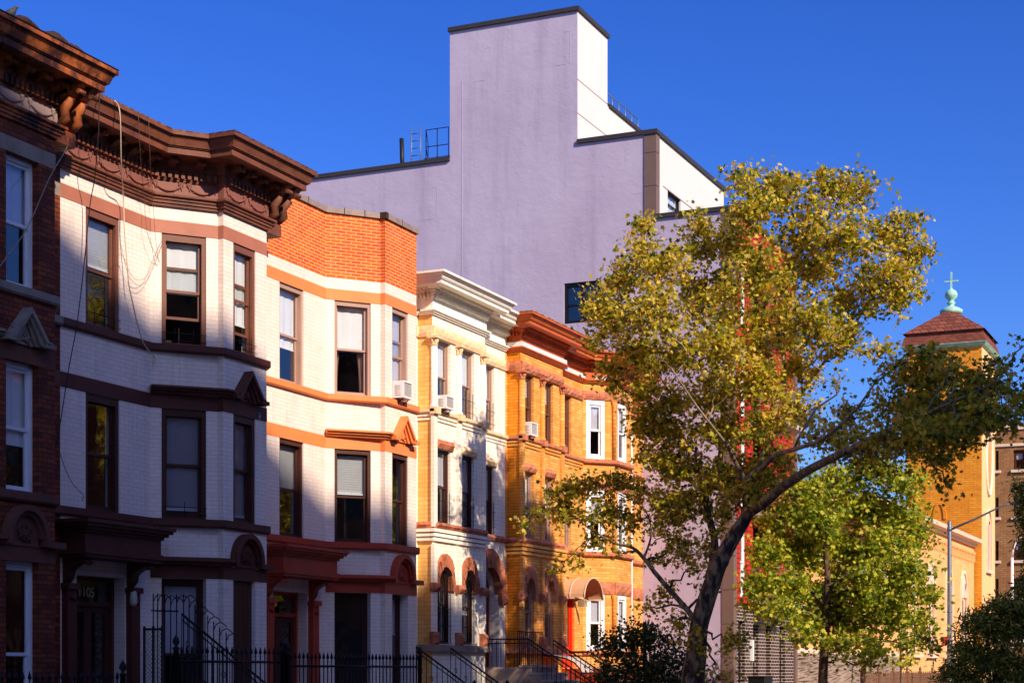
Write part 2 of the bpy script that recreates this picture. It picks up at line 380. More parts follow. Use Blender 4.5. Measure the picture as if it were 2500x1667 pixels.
def dentils(mb, fr, u0, u1, z0, z1, o0, o1, step=.115, w=.065):
    n = int((u1-u0)/step)
    for i in range(n):
        u = u0+(i+.5)*(u1-u0)/n; mb.lbox(fr, u-w/2, u+w/2, z0, z1, o0, o1)

def leaf_relief(mb, fr, u, z, r, o, n=7):
    for k in range(n):
        a = math.pi*k/(n-1); p = []
        for i in range(6):
            t = i/5; aa = a+.8*t*(1 if k % 2 else -1); p.append(fr.P(u+r*t*math.cos(aa)*.9, z+r*t*math.sin(aa)*.8, o+.012))
        mb.tube(p, [.012, .016, .02, .018, .014, .006], 5)
    mb.tube([fr.P(u, z-.02, o), fr.P(u, z+.05, o+.02)], [.03, .012], 8)
def baybits(): pass
# ================================================================ palette
WHITEBRICK = brick('white_painted_brick', srgb(248, 226, 208), srgb(243, 218, 199), srgb(224, 198, 182), bw=.23, bh=.075, ms=.006, var=.07, bump=.22, rough=.55, blotch=srgb(196, 170, 150), bl=(.57, .78))
REDBRICK = brick('old_red_brick', srgb(150, 70, 36), srgb(104, 42, 24), srgb(64, 40, 30), bw=.22, bh=.075, ms=.008, var=.3)
ORANGEBRICK = brick('orange_brick', srgb(236, 108, 10), srgb(212, 80, 8), srgb(236, 170, 124), bw=.225, bh=.067, ms=.009, var=.22, bump=.6, blotch=srgb(238, 140, 90), bl=(.56, .72))
CREAMBRICK = brick('cream_painted_brick', srgb(253, 243, 226), srgb(251, 236, 214), srgb(238, 212, 178), bw=.3, bh=.1, ms=.007, var=.07, bump=.2, rough=.6, blotch=srgb(225, 190, 145), bl=(.55, .75))
YELLOWBRICK = brick('yellow_brick', srgb(249, 186, 100), srgb(234, 146, 52), srgb(212, 138, 72), bw=.3, bh=.075, ms=.009, var=.2, bump=.5, blotch=srgb(226, 150, 90), bl=(.5, .7))
IRON = paint('black_iron', srgb(26, 22, 22), rough=.5, var=.2, metal=.3, c2=srgb(60, 34, 24), cscale=6, lo=.6, hi=.75)
BROWNP = paint('brown_trim_paint', srgb(176, 108, 84), rough=.55, var=.1, c2=srgb(190, 150, 130), cscale=5, lo=.68, hi=.72)
CORN2 = paint('brown_cornice_paint', srgb(124, 70, 48), rough=.6, var=.25, c2=srgb(84, 48, 36), cscale=2.5, lo=.48, hi=.7, bump=.3)
DKBROWN = paint('dark_brown_paint', srgb(92, 46, 34), rough=.55, var=.2, c2=srgb(190, 170, 165), cscale=4, lo=.7, hi=.73)
ORP = paint('orange_trim_paint', srgb(238, 134, 72), rough=.5, var=.08, c2=srgb(238, 180, 140), cscale=3.5, lo=.66, hi=.72)
ORP_SHADED = paint('orange_trim_paint_shaded', srgb(178, 66, 42), rough=.5, var=.2, c2=srgb(90, 40, 30), cscale=3, lo=.6, hi=.75)  # orange trim turned dark red: lower-storey shade is put into the colour
RUST = paint('rusted_cornice_metal', srgb(176, 92, 40), rough=.6, var=.3, c2=srgb(62, 28, 16), cscale=2.2, lo=.42, hi=.58, bscale=20)
STONE1 = paint('weathered_brownstone', srgb(150, 132, 116), rough=.8, var=.2, c2=srgb(110, 90, 76), cscale=2, lo=.5, hi=.7, bump=.3)
WHITEF = paint('white_window_paint', srgb(232, 228, 226), rough=.4, var=.05)
BROWNF = paint('brown_window_paint', srgb(122, 74, 56), rough=.45, var=.12)
DARKF = paint('dark_window_paint', srgb(78, 42, 32), rough=.4, var=.12)
TANF = paint('tan_window_metal', srgb(176, 140, 122), rough=.35, var=.06)
BLINDW = paint('white_blind', srgb(228, 226, 224), rough=.7, var=.04)
BLINDG = paint('grey_blind', srgb(196, 190, 200), rough=.7, var=.05)
CURT = paint('beige_curtain', srgb(214, 188, 170), rough=.8, var=.1)
CREAMM = paint('cream_cornice_paint', srgb(250, 242, 224), rough=.5, var=.08, c2=srgb(214, 184, 140), cscale=2.5, lo=.58, hi=.7)
CREAMST = paint('cream_painted_stone', srgb(246, 206, 158), rough=.7, var=.14, c2=srgb(218, 164, 110), cscale=3, lo=.5, hi=.7, bump=.6, bscale=14)
ROUGHST = paint('rough_brownstone', srgb(190, 112, 78), rough=.85, var=.25, c2=srgb(120, 60, 40), cscale=5, lo=.5, hi=.65, bump=1., bscale=9)
PINKST = paint('rough_pink_stone', srgb(206, 128, 92), rough=.85, var=.2, c2=srgb(176, 98, 66), cscale=6, lo=.45, hi=.6, bump=1., bscale=10)
ORCORN = paint('orange_brown_cornice_paint', srgb(204, 96, 40), rough=.5, var=.12, c2=srgb(150, 62, 26), cscale=2, lo=.5, hi=.75)
FLASH = paint('white_flashing', srgb(240, 232, 224), rough=.5, var=.1)
ROOFM = paint('tar_roof', srgb(70, 66, 64), rough=.9)
COPM = paint('grey_coping', srgb(150, 128, 118), rough=.6, var=.12, c2=srgb(120, 108, 104), cscale=4, lo=.5, hi=.7)
SLATE = paint('dark_roof_edge', srgb(60, 40, 34), rough=.8, var=.3)

YF, YB, YN = 18.35, 17.45, 18.12
BACK = 29.
def body(root, path, ztop, mat, x0, x1, name='party_wall'):
    b = MB(); n = len(path)
    pts = [(x, y+.3) for x, y in path]
    b.poly([(x0+.01, BACK, -1.6), (x0+.01, pts[0][1], -1.6), (x0+.01, pts[0][1], ztop), (x0+.01, BACK, ztop)])
    b.poly([(x1-.01, pts[-1][1], -1.6), (x1-.01, BACK, -1.6), (x1-.01, BACK, ztop), (x1-.01, pts[-1][1], ztop)])
    b.poly([(x1-.01, BACK, -1.6), (x0+.01, BACK, -1.6), (x0+.01, BACK, ztop), (x1-.01, BACK, ztop)])
    b.build(name, mat, root)
    r = MB(); r.poly([(x, y-.25, ztop-.03) for x, y in pts]+[(x1, BACK, ztop-.03), (x0, BACK, ztop-.03)]); r.build('roof', ROOFM, root)

def digits(root, txt, fr, u, z, o, h, mat, name='house_number'):
    cu = bpy.data.curves.new(name, 'FONT'); cu.body = txt; cu.size = h*1.35; cu.extrude = .004
    ob = bpy.data.objects.new('tmp', cu); COL.objects.link(ob); bpy.context.view_layer.update()
    dg = bpy.context.evaluated_depsgraph_get(); me = bpy.data.meshes.new_from_object(ob.evaluated_get(dg))
    vs = [v.co.copy() for v in me.vertices]; fs = [tuple(p.vertices) for p in me.polygons]
    bpy.data.objects.remove(ob); bpy.data.curves.remove(cu); bpy.data.meshes.remove(me)
    b = MB(); b.v = [fr.P(u+v.x, z+v.y, o+v.z) for v in vs]; b.f = fs; b.sm = [False]*len(fs)
    return b.build(name, mat, root)

H2W = None
def house_a(x0, tl, label, wallm, bandm, corm, lowm, fm, sill, style):
    """three-storey house: flat entrance bay on the left, canted window bay on the right"""
    root = thing('row_house', label, 'house', (x0+3, 20, -1.6), 'row houses along the street')
    p = [(x0, YF), (x0+2.46, YF), (x0+3.40, 17.56), (x0+3.40, YB), (x0+4.84, YB), (x0+4.84, 17.56), (x0+5.78, YF), (x0+6.09, YF)]
    acc = 0; FR = []
    for i in range(len(p)-1):
        f = Frame(p[i], p[i+1], acc); acc += f.L; FR.append(f)
    # window columns measured once on the brown-and-white house, then reused along the row
    q = [(a[0]-x0+22.87, a[1]) for a in p]
    r0, r1, r3 = Frame(q[0], q[1]), Frame(q[1], q[2]), Frame(q[3], q[4])
    w0 = (r0.U(209), r0.U(291.5)); w1 = (r1.U(394.3), r1.U(503.5)); w3 = (r3.U(569.5), r3.U(623.6))
    T = (5.80, 7.77); M_ = (2.72, 4.67); G = (-1.0, 1.67)
    ztop = 9.58 if style == 'parapet' else 8.9
    w = MB(); zsplit = 8.23
    wz = zsplit if style == 'parapet' else ztop
    door = (.42, 1.72, -1.3, 1.62)
    for i, f in enumerate(FR):
        ops = []
        if i == 0: ops = [(*w0, *T), (*w0, *M_), door]
        if i == 1: ops = [(*w1, *T), (*w1, *M_), (*w1, *G)]
        if i == 3: ops = [(*w3, *T), (*w3, *M_), (*w3, *G)]
        wall(w, f, 0, f.L, -1.6, wz, ops, depth=.3)
    w.build('brick_wall', wallm, root)
    if style == 'parapet':
        pw = MB()
        for f in FR: wall(pw, f, 0, f.L, zsplit, 9.58, (), o=.004)
        pw.poly([(x0+6.085, YF, 8), (x0+6.085, YF+3, 8), (x0+6.085, YF+3, 9.58), (x0+6.085, YF, 9.58)])
        pw.build('brick_parapet', ORANGEBRICK, root)
        c = MB(); c.sweep(p, [(-.28, 9.575), (.05, 9.575), (.05, 9.69), (-.28, 9.70)]); c.build('coping', COPM, root)
        c = MB()
        for f, u in ((FR[1], FR[1].L*.33), (FR[1], FR[1].L*.7), (FR[0], .9), (FR[0], 1.7), (FR[3], .7)): c.lbox(f, u-.008, u+.008, 9.57, 9.705, .03, .054)
        c.build('coping_joint', SLATE, root)
        c = MB(); c.sweep([(x0+3.40, 17.75), (x0+3.40, YB), (x0+3.46, YB)], [(.005, 9.57), (.056, 9.57), (.056, 9.70), (.005, 9.70)]); c.build('corner_cap', SLATE, root)
    body(root, p, ztop-.02, wallm, x0, x0+6.09)
    # painted bands
    for a, b in ((7.77, 8.00), (4.67, 4.92)):
        k = MB(); k.sweep(p, [(-.01, a), (.007, a), (.007, b), (-.01, b)], off=.3); k.build('painted_band', bandm if a > 7 or style == 'parapet' else lowm, root)
    # sills
    sp = [p[0], p[1], p[3], p[4], p[6], p[7]]
    for a, b, m_ in ((5.66, 5.80, sill), (2.57, 2.72, lowm)):
        k = MB(); k.sweep(sp, [(-.03, a), (.05, a), (.075, a+.03), (.075, b), (-.03, b+.004)]); k.build('sill_course', m_, root)
    # hood mould over the bay at the middle storey, with a gable on the front face
    hp = [p[1], p[3], (x0+3.40+w3[0]-.2, YB)]
    prof = lambda z, s=1.: [(-.02, z), (.05, z), (.06, z+.035), (.11, z+.05), (.12, z+.085), (.17, z+.1), (.17, z+.135), (-.02, z+.15)]
    k = MB(); k.sweep(hp, prof(4.92)); f3 = FR[3]; uc = (w3[0]+w3[1])/2
    ga, gb, gz = uc-.44, uc+.44, 5.49
    def rake(mb, o0, o1, th, zb, ex):
        mb.prism(f3, [(ga-ex, zb), (ga-ex+th*1.1, zb), (uc, gz-th*1.15), (uc, gz)], o0, o1)
        mb.prism(f3, [(gb+ex-th*1.1, zb), (gb+ex, zb), (uc, gz), (uc, gz-th*1.15)], o0, o1)
    rake(k, -.02, .19, .075, 4.98, 0); rake(k, -.02, .14, .135, 4.95, -.02); rake(k, -.02, .09, .19, 4.93, -.04)
    k.lbox(f3, gb-.1, gb+.12, 4.93, 5.0, -.02, .19); k.lbox(f3, gb-.1, gb+.08, 4.99, 5.04, -.02, .15)
    k.lbox(f3, ga-.08, ga+.1, 4.93, 5.02, -.02, .18)
    hoodm = bandm if style == 'parapet' else (STONE1 if style == 'red' else DKBROWN)
    hd = k.build('hood_mould', hoodm, root)
    k = MB(); k.prism(f3, [(ga+.1, 4.93), (gb-.1, 4.93), (uc, gz-.17)], -.02, .045); leaf_relief(k, f3, uc, 5.0, .17, .05); k.build('tympanum', hoodm, hd)
    # ground storey lintel band, its moulding and the round-headed panel
    lp = [p[1], p[2], p[3], p[4], p[5], p[6]]
    gm = lowm
    k = MB(); k.sweep(lp, [(-.01, 1.67), (.01, 1.67), (.01, 1.9), (-.01, 1.9)]); k.build('lintel_band', gm, root)
    k = MB(); k.sweep([p[1], p[3], (x0+3.40+w3[0]-.12, YB)], [(-.02, 1.9), (.05, 1.9), (.08, 1.95), (.14, 1.97), (.14, 2.03), (-.02, 2.05)])
    k.build('lintel_mould', gm, root)
    k = MB(); k.lbox(f3, w3[1]+.12, FR[3].L+.12, 1.9, 2.0, -.02, .13); k.build('lintel_mould', gm, root)
    k = MB(); a0, a1 = uc-.47, uc+.47
    archring(k, f3, a0, a1, 2.02, 2.52, .09, -.02, .15, 20); archring(k, f3, a0+.08, a1-.08, 2.02, 2.44, .07, -.02, .09, 20)
    k.lbox(f3, a0, a0+.09, 1.91, 2.02, -.02, .15); k.lbox(f3, a1-.09, a1, 1.91, 2.02, -.02, .15)
    ap = k.build('arched_panel', gm, root)
    k = MB(); A = arch_pts(a0+.14, a1-.14, 2.0, 2.38, 12); k.prism(f3, [(a0+.14, 1.9)]+[(u, z) for u, z in A]+[(a1-.14, 1.9)][:1], -.02, .03) if False else k.prism(f3, [(a0+.14, 1.9), (a1-.14, 1.9)]+A[::-1], -.02, .03)
    leaf_relief(k, f3, uc, 2.06, .2, .03, 9)
    for t in range(3):
        m_ = 14; k.tube([f3.P(uc+(.05+.05*t)*math.cos(6.28*i/m_), 2.1+(.05+.05*t)*.8*math.sin(6.28*i/m_), .05) for i in range(m_+1)], .012, 5)
    k.build('carved_panel', gm, ap)
    # cornice
    if style != 'parapet':
        c = MB(); arch = [(-.02, 8.24), (.05, 8.24), (.05, 8.285), (.075, 8.29), (.075, 8.33), (.1, 8.345), (.1, 8.385), (.145, 8.40), (.145, 8.44), (-.02, 8.45)]
        c.sweep(p, arch); c.build('architrave', corm, root)
        c = MB(); c.sweep(p, [(-.02, 8.44), (.03, 8.44), (.03, 8.70), (-.02, 8.70)]); fz = c.build('frieze', FRZ[style], root)
        for f, a, b in ((FR[0], 0, FR[0].L), (FR[1], 0, FR[1].L), (FR[3], 0, FR[3].L)):
            n = max(1, round((b-a)/.72)); g = MB()
            for i in range(n):
                ua = a+(b-a)*(i+.12)/n; ub = a+(b-a)*(i+.88)/n; garland(g, f, ua, ub, 8.62, .1, .03)
            g.build('garland', FRZ[style], fz)
        bed = [(-.02, 8.69), (.045, 8.69), (.05, 8.72), (.06, 8.73), (.06, 8.86), (.09, 8.88), (.1, 9.0), (.16, 9.06), (-.02, 9.07)]
        crown = [(-.02, 9.05), (.50, 9.05), (.50, 9.155), (.525, 9.16), (.525, 9.175), (.55, 9.18), (.56, 9.21), (.585, 9.28), (.61, 9.32), (.61, 9.335), (.655, 9.34), (.655, 9.40), (-.02, 9.47)]
        cn = MB(); cn.sweep(p[:3], bed); cn.sweep([p[0], p[1], (p[2][0]+.1, p[2][1]-.084)], crown)
        blk = [(x0+3.40, 18.1), (x0+3.40, YB), (x0+4.84, YB), (x0+4.84, 18.1)]
        cn.sweep(blk, [(o, z-.004) for o, z in bed]); cn.sweep(blk, [(o+(.04 if o > 0 else 0), z+.006) for o, z in crown])
        C_ = cn.build('cornice', corm, root)
        e = MB()
        for i in range(60):                    # ragged roofing felt along the top edge
            pass
        e.sweep([p[0], p[1], p[2]], [(.50, 9.41), (.64, 9.405), (.66, 9.425), (.5, 9.45)])
        e.sweep(blk, [(.55, 9.42), (.68, 9.412), (.70, 9.43), (.55, 9.455)])
        e.build('roof_edge', PALEDGE if style == 'brown' else SLATE, C_)
        if style == 'red':
            e = MB()
            pts = [(x0+2.2, YF-.62), (x0+2.7, 17.7), (x0+3.0, 17.2), (x0+3.3, 16.8), (x0+4.2, 16.78), (x0+4.9, 16.85)]
            tp, tr_ = [], []
            for i in range(60):
                t = i/59*(len(pts)-1.001); j = min(int(t), len(pts)-2); s_ = t-j
                x = pts[j][0]+(pts[j+1][0]-pts[j][0])*s_; y = pts[j][1]+(pts[j+1][1]-pts[j][1])*s_
                tp.append((x, y+.1+random.uniform(-.02, .02), 9.45+.05*math.sin(i*.37)**2+random.uniform(0, .015))); tr_.append(.035+.035*abs(math.sin(i*.23))+random.uniform(0, .012))
            e.tube(tp, tr_, 7)
            e.tube([(p_[0]+.02, p_[1]-.03, p_[2]-.02) for p_ in tp[38:]], [r_*.8 for r_ in tr_[38:]], 6)
            e.build('torn_roofing_felt', SLATE, C_)
        d = MB()
        for f, a, b in ((FR[0], 0, FR[0].L), (FR[1], 0, FR[1].L), (FR[3], 0, FR[3].L)): dentils(d, f, a+.03, b-.03, 8.735, 8.85, .05, .125)
        dentils(d, FR[2], -.0, FR[2].L, 8.735, 8.85, .05, .125, .11); d.sweep(p[:5], [(.03, 8.82), (.064, 8.82), (.064, 8.855), (.03, 8.855)]); d.build('dentils', corm, C_)
        spots = [(FR[0], u) for u in (.25, .75, 1.25, 1.75, 2.25)]+[(FR[1], .35), (FR[1], .85)]+[(FR[3], u) for u in (.12, .5, .9, 1.3)]
        for f, u in spots:
            b = MB(); scroll_bracket(b, f, u, .15, 9.05, .33, .34); b.build('bracket', corm, C_)
        # big double console at the party wall end
        b = MB(); fe = Frame((x0+4.84, YB), (x0+5.1, YB))
        for du in (.06, .36):
            scroll_bracket(b, Frame((x0+4.84+du, YB+.1), (x0+6, YB+.1)), .0, .16, 9.05, .62, .6)
            b.tube([(x0+4.84+du, YB-.28, 8.86), (x0+4.84+du, YB-.12, 8.72), (x0+4.84+du, YB-.16, 8.56), (x0+4.84+du, YB+.0, 8.44)], [.07, .09, .075, .05], 8)
        b.lbox(fe, -.02, .5, 8.92, 9.05, -.6, .25); b.lbox(fe, -.02, .42, 8.2, 8.42, -.7, .06)
        b.build('end_console', corm, C_)
    # windows
    if style == 'red':
        kw = dict(fw=.06, sw=.05, rec=.12)
        window(root, FR[0], *w0, *T, fm, blind=('shade', .5, BLINDG), **kw); window(root, FR[0], *w0, *M_, fm, **kw)
        window(root, FR[1], *w1, *T, fm, blind=('shade', .5, BLINDG), **kw); window(root, FR[1], *w1, *M_, fm, blind=('shade', .5, BLINDG), **kw); window(root, FR[1], *w1, *G, fm, **kw)
        window(root, FR[3], *w3, *T, fm, blind=('shade', .48, BLINDG), guard=None, **kw); window(root, FR[3], *w3, *M_, fm, blind=('shade', .62, BLINDW), **kw)
        window(root, FR[3], *w3, *G, fm, split=.48, guard=(.55, 4, IRON), **kw)
    elif style == 'brown':
        kw = dict(fw=.07, sw=.05, rec=.07, casing=.08)
        window(root, FR[0], *w0, *T, fm, blind=('slats', .45, BLINDW), guard=(.32, 3, IRON), **kw); window(root, FR[0], *w0, *M_, DARKF, **kw)
        window(root, FR[1], *w1, *T, fm, blind=('shade', .5, BLINDW), open_=.42, guard=(.3, 2, IRON), blind2=1, **kw)
        window(root, FR[1], *w1, *M_, DARKF, blind=('slats', .93, BLINDG), guard=(.3, 1, IRON), **kw); window(root, FR[1], *w1, *G, DARKF, rec=.2, fw=.07, blind=('shade', .5, BLINDG))
        window(root, FR[3], *w3, *T, fm, blind=('shade', .72, BLINDW), open_=.3, guard=(.3, 3, IRON), **kw)
        window(root, FR[3], *w3, *M_, DARKF, blind=('slats', .96, BLINDG), **kw)
        k = MB()
        for i in range(5): k.lbox(FR[3], w3[0]+i*(w3[1]-w3[0])/5+.004, w3[0]+(i+1)*(w3[1]-w3[0])/5-.004, G[0], G[1], -.12, -.08)
        k.build('shutter', DARKF, root)
    else:
        kw = dict(fw=.06, sw=.045, rec=.08, casing=.06)
        window(root, FR[0], *w0, *T, TANF, blind=('shade', .62, BLINDW), open_=.0, **kw); window(root, FR[0], *w0, *M_, DARKF, blind=('slats', .5, BLINDW), **kw)
        window(root, FR[1], *w1, *T, TANF, blind=('shade', .5, BLINDW), curtain=CURT, **kw); window(root, FR[1], *w1, *M_, DARKF, blind=('slats', .46, BLINDW), **kw)
        window(root, FR[1], *w1, *G, DARKF, rec=.2)
        window(root, FR[3], *w3, *T, TANF, blind=('shade', .8, BLINDG), open_=.34, **kw); window(root, FR[3], *w3, *M_, DARKF, **kw)
        window(root, FR[3], *w3, *G, DARKF, rec=.2, blind=('shade', .3, BLINDG))
    # entrance: hood on consoles, pilasters, recessed doors
    f = FR[0]; hm = ORP_SHADED if style == 'parapet' else (DKBROWN if style == 'brown' else STONE1)
    if style != 'red':
        h = MB(); hw = 2.08
        def hb(a, b, o, ex=0): h.lbox(f, 0-ex, hw+ex, a, b, -.02, o)
        hb(2.02, 2.28, .50); hb(1.88, 1.93, .53, .02); hb(1.928, 1.98, .56, .05); hb(1.978, 2.022, .53, .02)
        hb(2.278, 2.33, .54, .04); hb(2.328, 2.38, .60, .09); hb(2.378, 2.43, .66, .14); hb(2.428, 2.49, .70, .17)
        hood = h.build('door_hood', hm, root)
        for u in (.16, hw-.2):
            b = MB(); scroll_bracket(b, f, u, .2, 1.88, .42, .46); b.build('console', hm, hood)
            b = MB(); b.lbox(f, u-.12, u+.12, -1.6, 1.46, -.02, .12); b.lbox(f, u-.15, u+.15, 1.36, 1.46, -.02, .17); leaf_relief(b, f, u, 1.22, .1, .13, 5)
            b.build('pilaster', hm, root)
    d = MB(); ring(d, f, .42, 1.72, -1.3, 1.62, .07, -.32, -.22); d.lbox(f, .49, 1.65, 1.12, 1.2, -.32, -.24, 'lr')
    D = d.build('door_frame', hm, root)
    for k_ in range(2):
        a = .49+k_*.58; d = MB(); ring(d, f, a, a+.58, -1.3, 1.12, .1, -.33, -.28, wb=.9)
        lf = d.build('door_leaf', DARKF, D)
        g = MB(); g.poly([f.P(a+.1, -.4, -.31), f.P(a+.48, -.4, -.31), f.P(a+.48, 1.02, -.31), f.P(a+.1, 1.02, -.31)]); g.build('glass_panel', glass('window_glass'), lf)
        s = MB()
        for i in range(7):
            z = -.3+i*.2; s.tube([f.P(a+.1, z, -.29), f.P(a+.29, z+.14, -.29), f.P(a+.48, z, -.29)], .006, 4); s.tube([f.P(a+.1, z+.14, -.29), f.P(a+.29, z, -.29), f.P(a+.48, z+.14, -.29)], .006, 4)
        s.build('grille', IRON, lf)
    g = MB(); g.poly([f.P(.49, 1.2, -.28), f.P(1.65, 1.2, -.28), f.P(1.65, 1.55, -.28), f.P(.49, 1.55, -.28)]); g.build('transom', glass('window_glass'), D)
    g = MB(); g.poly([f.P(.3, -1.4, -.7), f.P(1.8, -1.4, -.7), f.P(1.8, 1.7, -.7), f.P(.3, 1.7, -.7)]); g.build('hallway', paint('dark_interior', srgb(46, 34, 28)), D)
    return root, FR, p
FRZ = {'brown': paint('brown_frieze_paint', srgb(136, 84, 72), rough=.6, var=.12), 'red': paint('grey_frieze_paint', srgb(170, 140, 130), rough=.7, var=.15)}
PALEDGE = paint('pale_roof_edge', srgb(225, 190, 160), rough=.8, var=.3, c2=srgb(150, 80, 50), cscale=8, lo=.45, hi=.6)
WX = 6.09; X2 = 22.87
h1, FR1, p1 = house_a(X2-WX, 0, 'old red brick row house with rusty cornice, first at the left edge', REDBRICK, STONE1, RUST, paint('dark_brownstone', srgb(112, 68, 52), rough=.8, var=.25), WHITEF, STONE1, 'red')
h2, FR2, p2 = house_a(X2, 0, 'white painted brick row house with brown bands and a deep brown bracketed cornice', WHITEBRICK, BROWNP, CORN2, DKBROWN, BROWNF, DKBROWN, 'brown')
h3, FR3, p3 = house_a(X2+WX, 0, 'white painted brick row house with orange bands and a bare orange brick parapet', WHITEBRICK, ORP, ORP, ORP_SHADED, BROWNF, ORP, 'parapet')
GOLD = paint('gold_leaf_lettering', srgb(210, 190, 130), rough=.4)
digits(h2, '1105', FR2[0], .78, 1.28, -.265, .17, GOLD)
b = MB(); b.lbox(FR3[0], .98, 1.22, 1.2, 1.33, -.22, -.2); b.build('number_plate', paint('brass_plate', srgb(120, 100, 60), rough=.4), h3)
digits(h3, '1107', FR3[0], .99, 1.225, -.19, .085, paint('black_lettering', srgb(20, 16, 14)))
l_ = MB(); q_ = FR2[0].P(1.78, 1.3, .14); l_.lathe(q_, [(.01, 1.42), (.06, 1.38), (.07, 1.2), (.04, 1.14), (.01, 1.13)], 8); l_.tube([FR2[0].P(1.78, 1.4, .0), FR2[0].P(1.78, 1.43, .14)], .012, 5)
l_.build('wall_lantern', paint('lantern_glass', srgb(190, 180, 160), rough=.3), h2)

# ---------------------------------------------------------------- two-storey-over-parlour stone-trimmed houses
def rough_band(mb, fr, u0, u1, z0, z1, o, rnd=.03, step=.12):
    """rock-faced stone course"""
    n = max(2, int((u1-u0)/step)); m = max(2, int((z1-z0)/.07)); g = [[None]*(m+1) for _ in range(n+1)]
    for i in range(n+1):
        for j in range(m+1):
            e = (i in (0, n)) or (j in (0, m))
            g[i][j] = fr.P(u0+(u1-u0)*i/n, z0+(z1-z0)*j/m, o*(.45 if e else .7+.0)+ (0 if e else random.uniform(0, rnd)))
    for i in range(n):
        for j in range(m): mb.poly([g[i][j], g[i+1][j], g[i+1][j+1], g[i][j+1]])
    mb.lbox(fr, u0, u1, z0, z1, -.02, o*.44, 'f')
def column(mb, fr, u, z0, z1, r, o):
    c = fr.P(u, 0, o); mb.lathe(c, [(r*1.3, z0), (r*1.3, z0+.04), (r*1.05, z0+.06), (r, z0+.1), (r*.95, z1)], 14)
def capital(mb, fr, u, z0, z1, r, o):
    c = fr.P(u, 0, o); mb.lathe(c, [(r*1.15, z0), (r*1.15, z0+.02), (r*.97, z0+.03), (r*1.05, z0+(z1-z0)*.5), (r*1.45, z1-.05)], 14)
    mb.lbox(fr, u-r*1.6, u+r*1.6, z1-.05, z1, o-r*1.5, o+r*1.6)
    for k in range(8):
        a = k*math.pi/4; mb.tube([fr.P(u+r*.98*math.cos(a), z0+.03, o+r*.98*math.sin(a)), fr.P(u+r*1.25*math.cos(a), z1-.07, o+r*1.25*math.sin(a))], [.012, .018], 4)
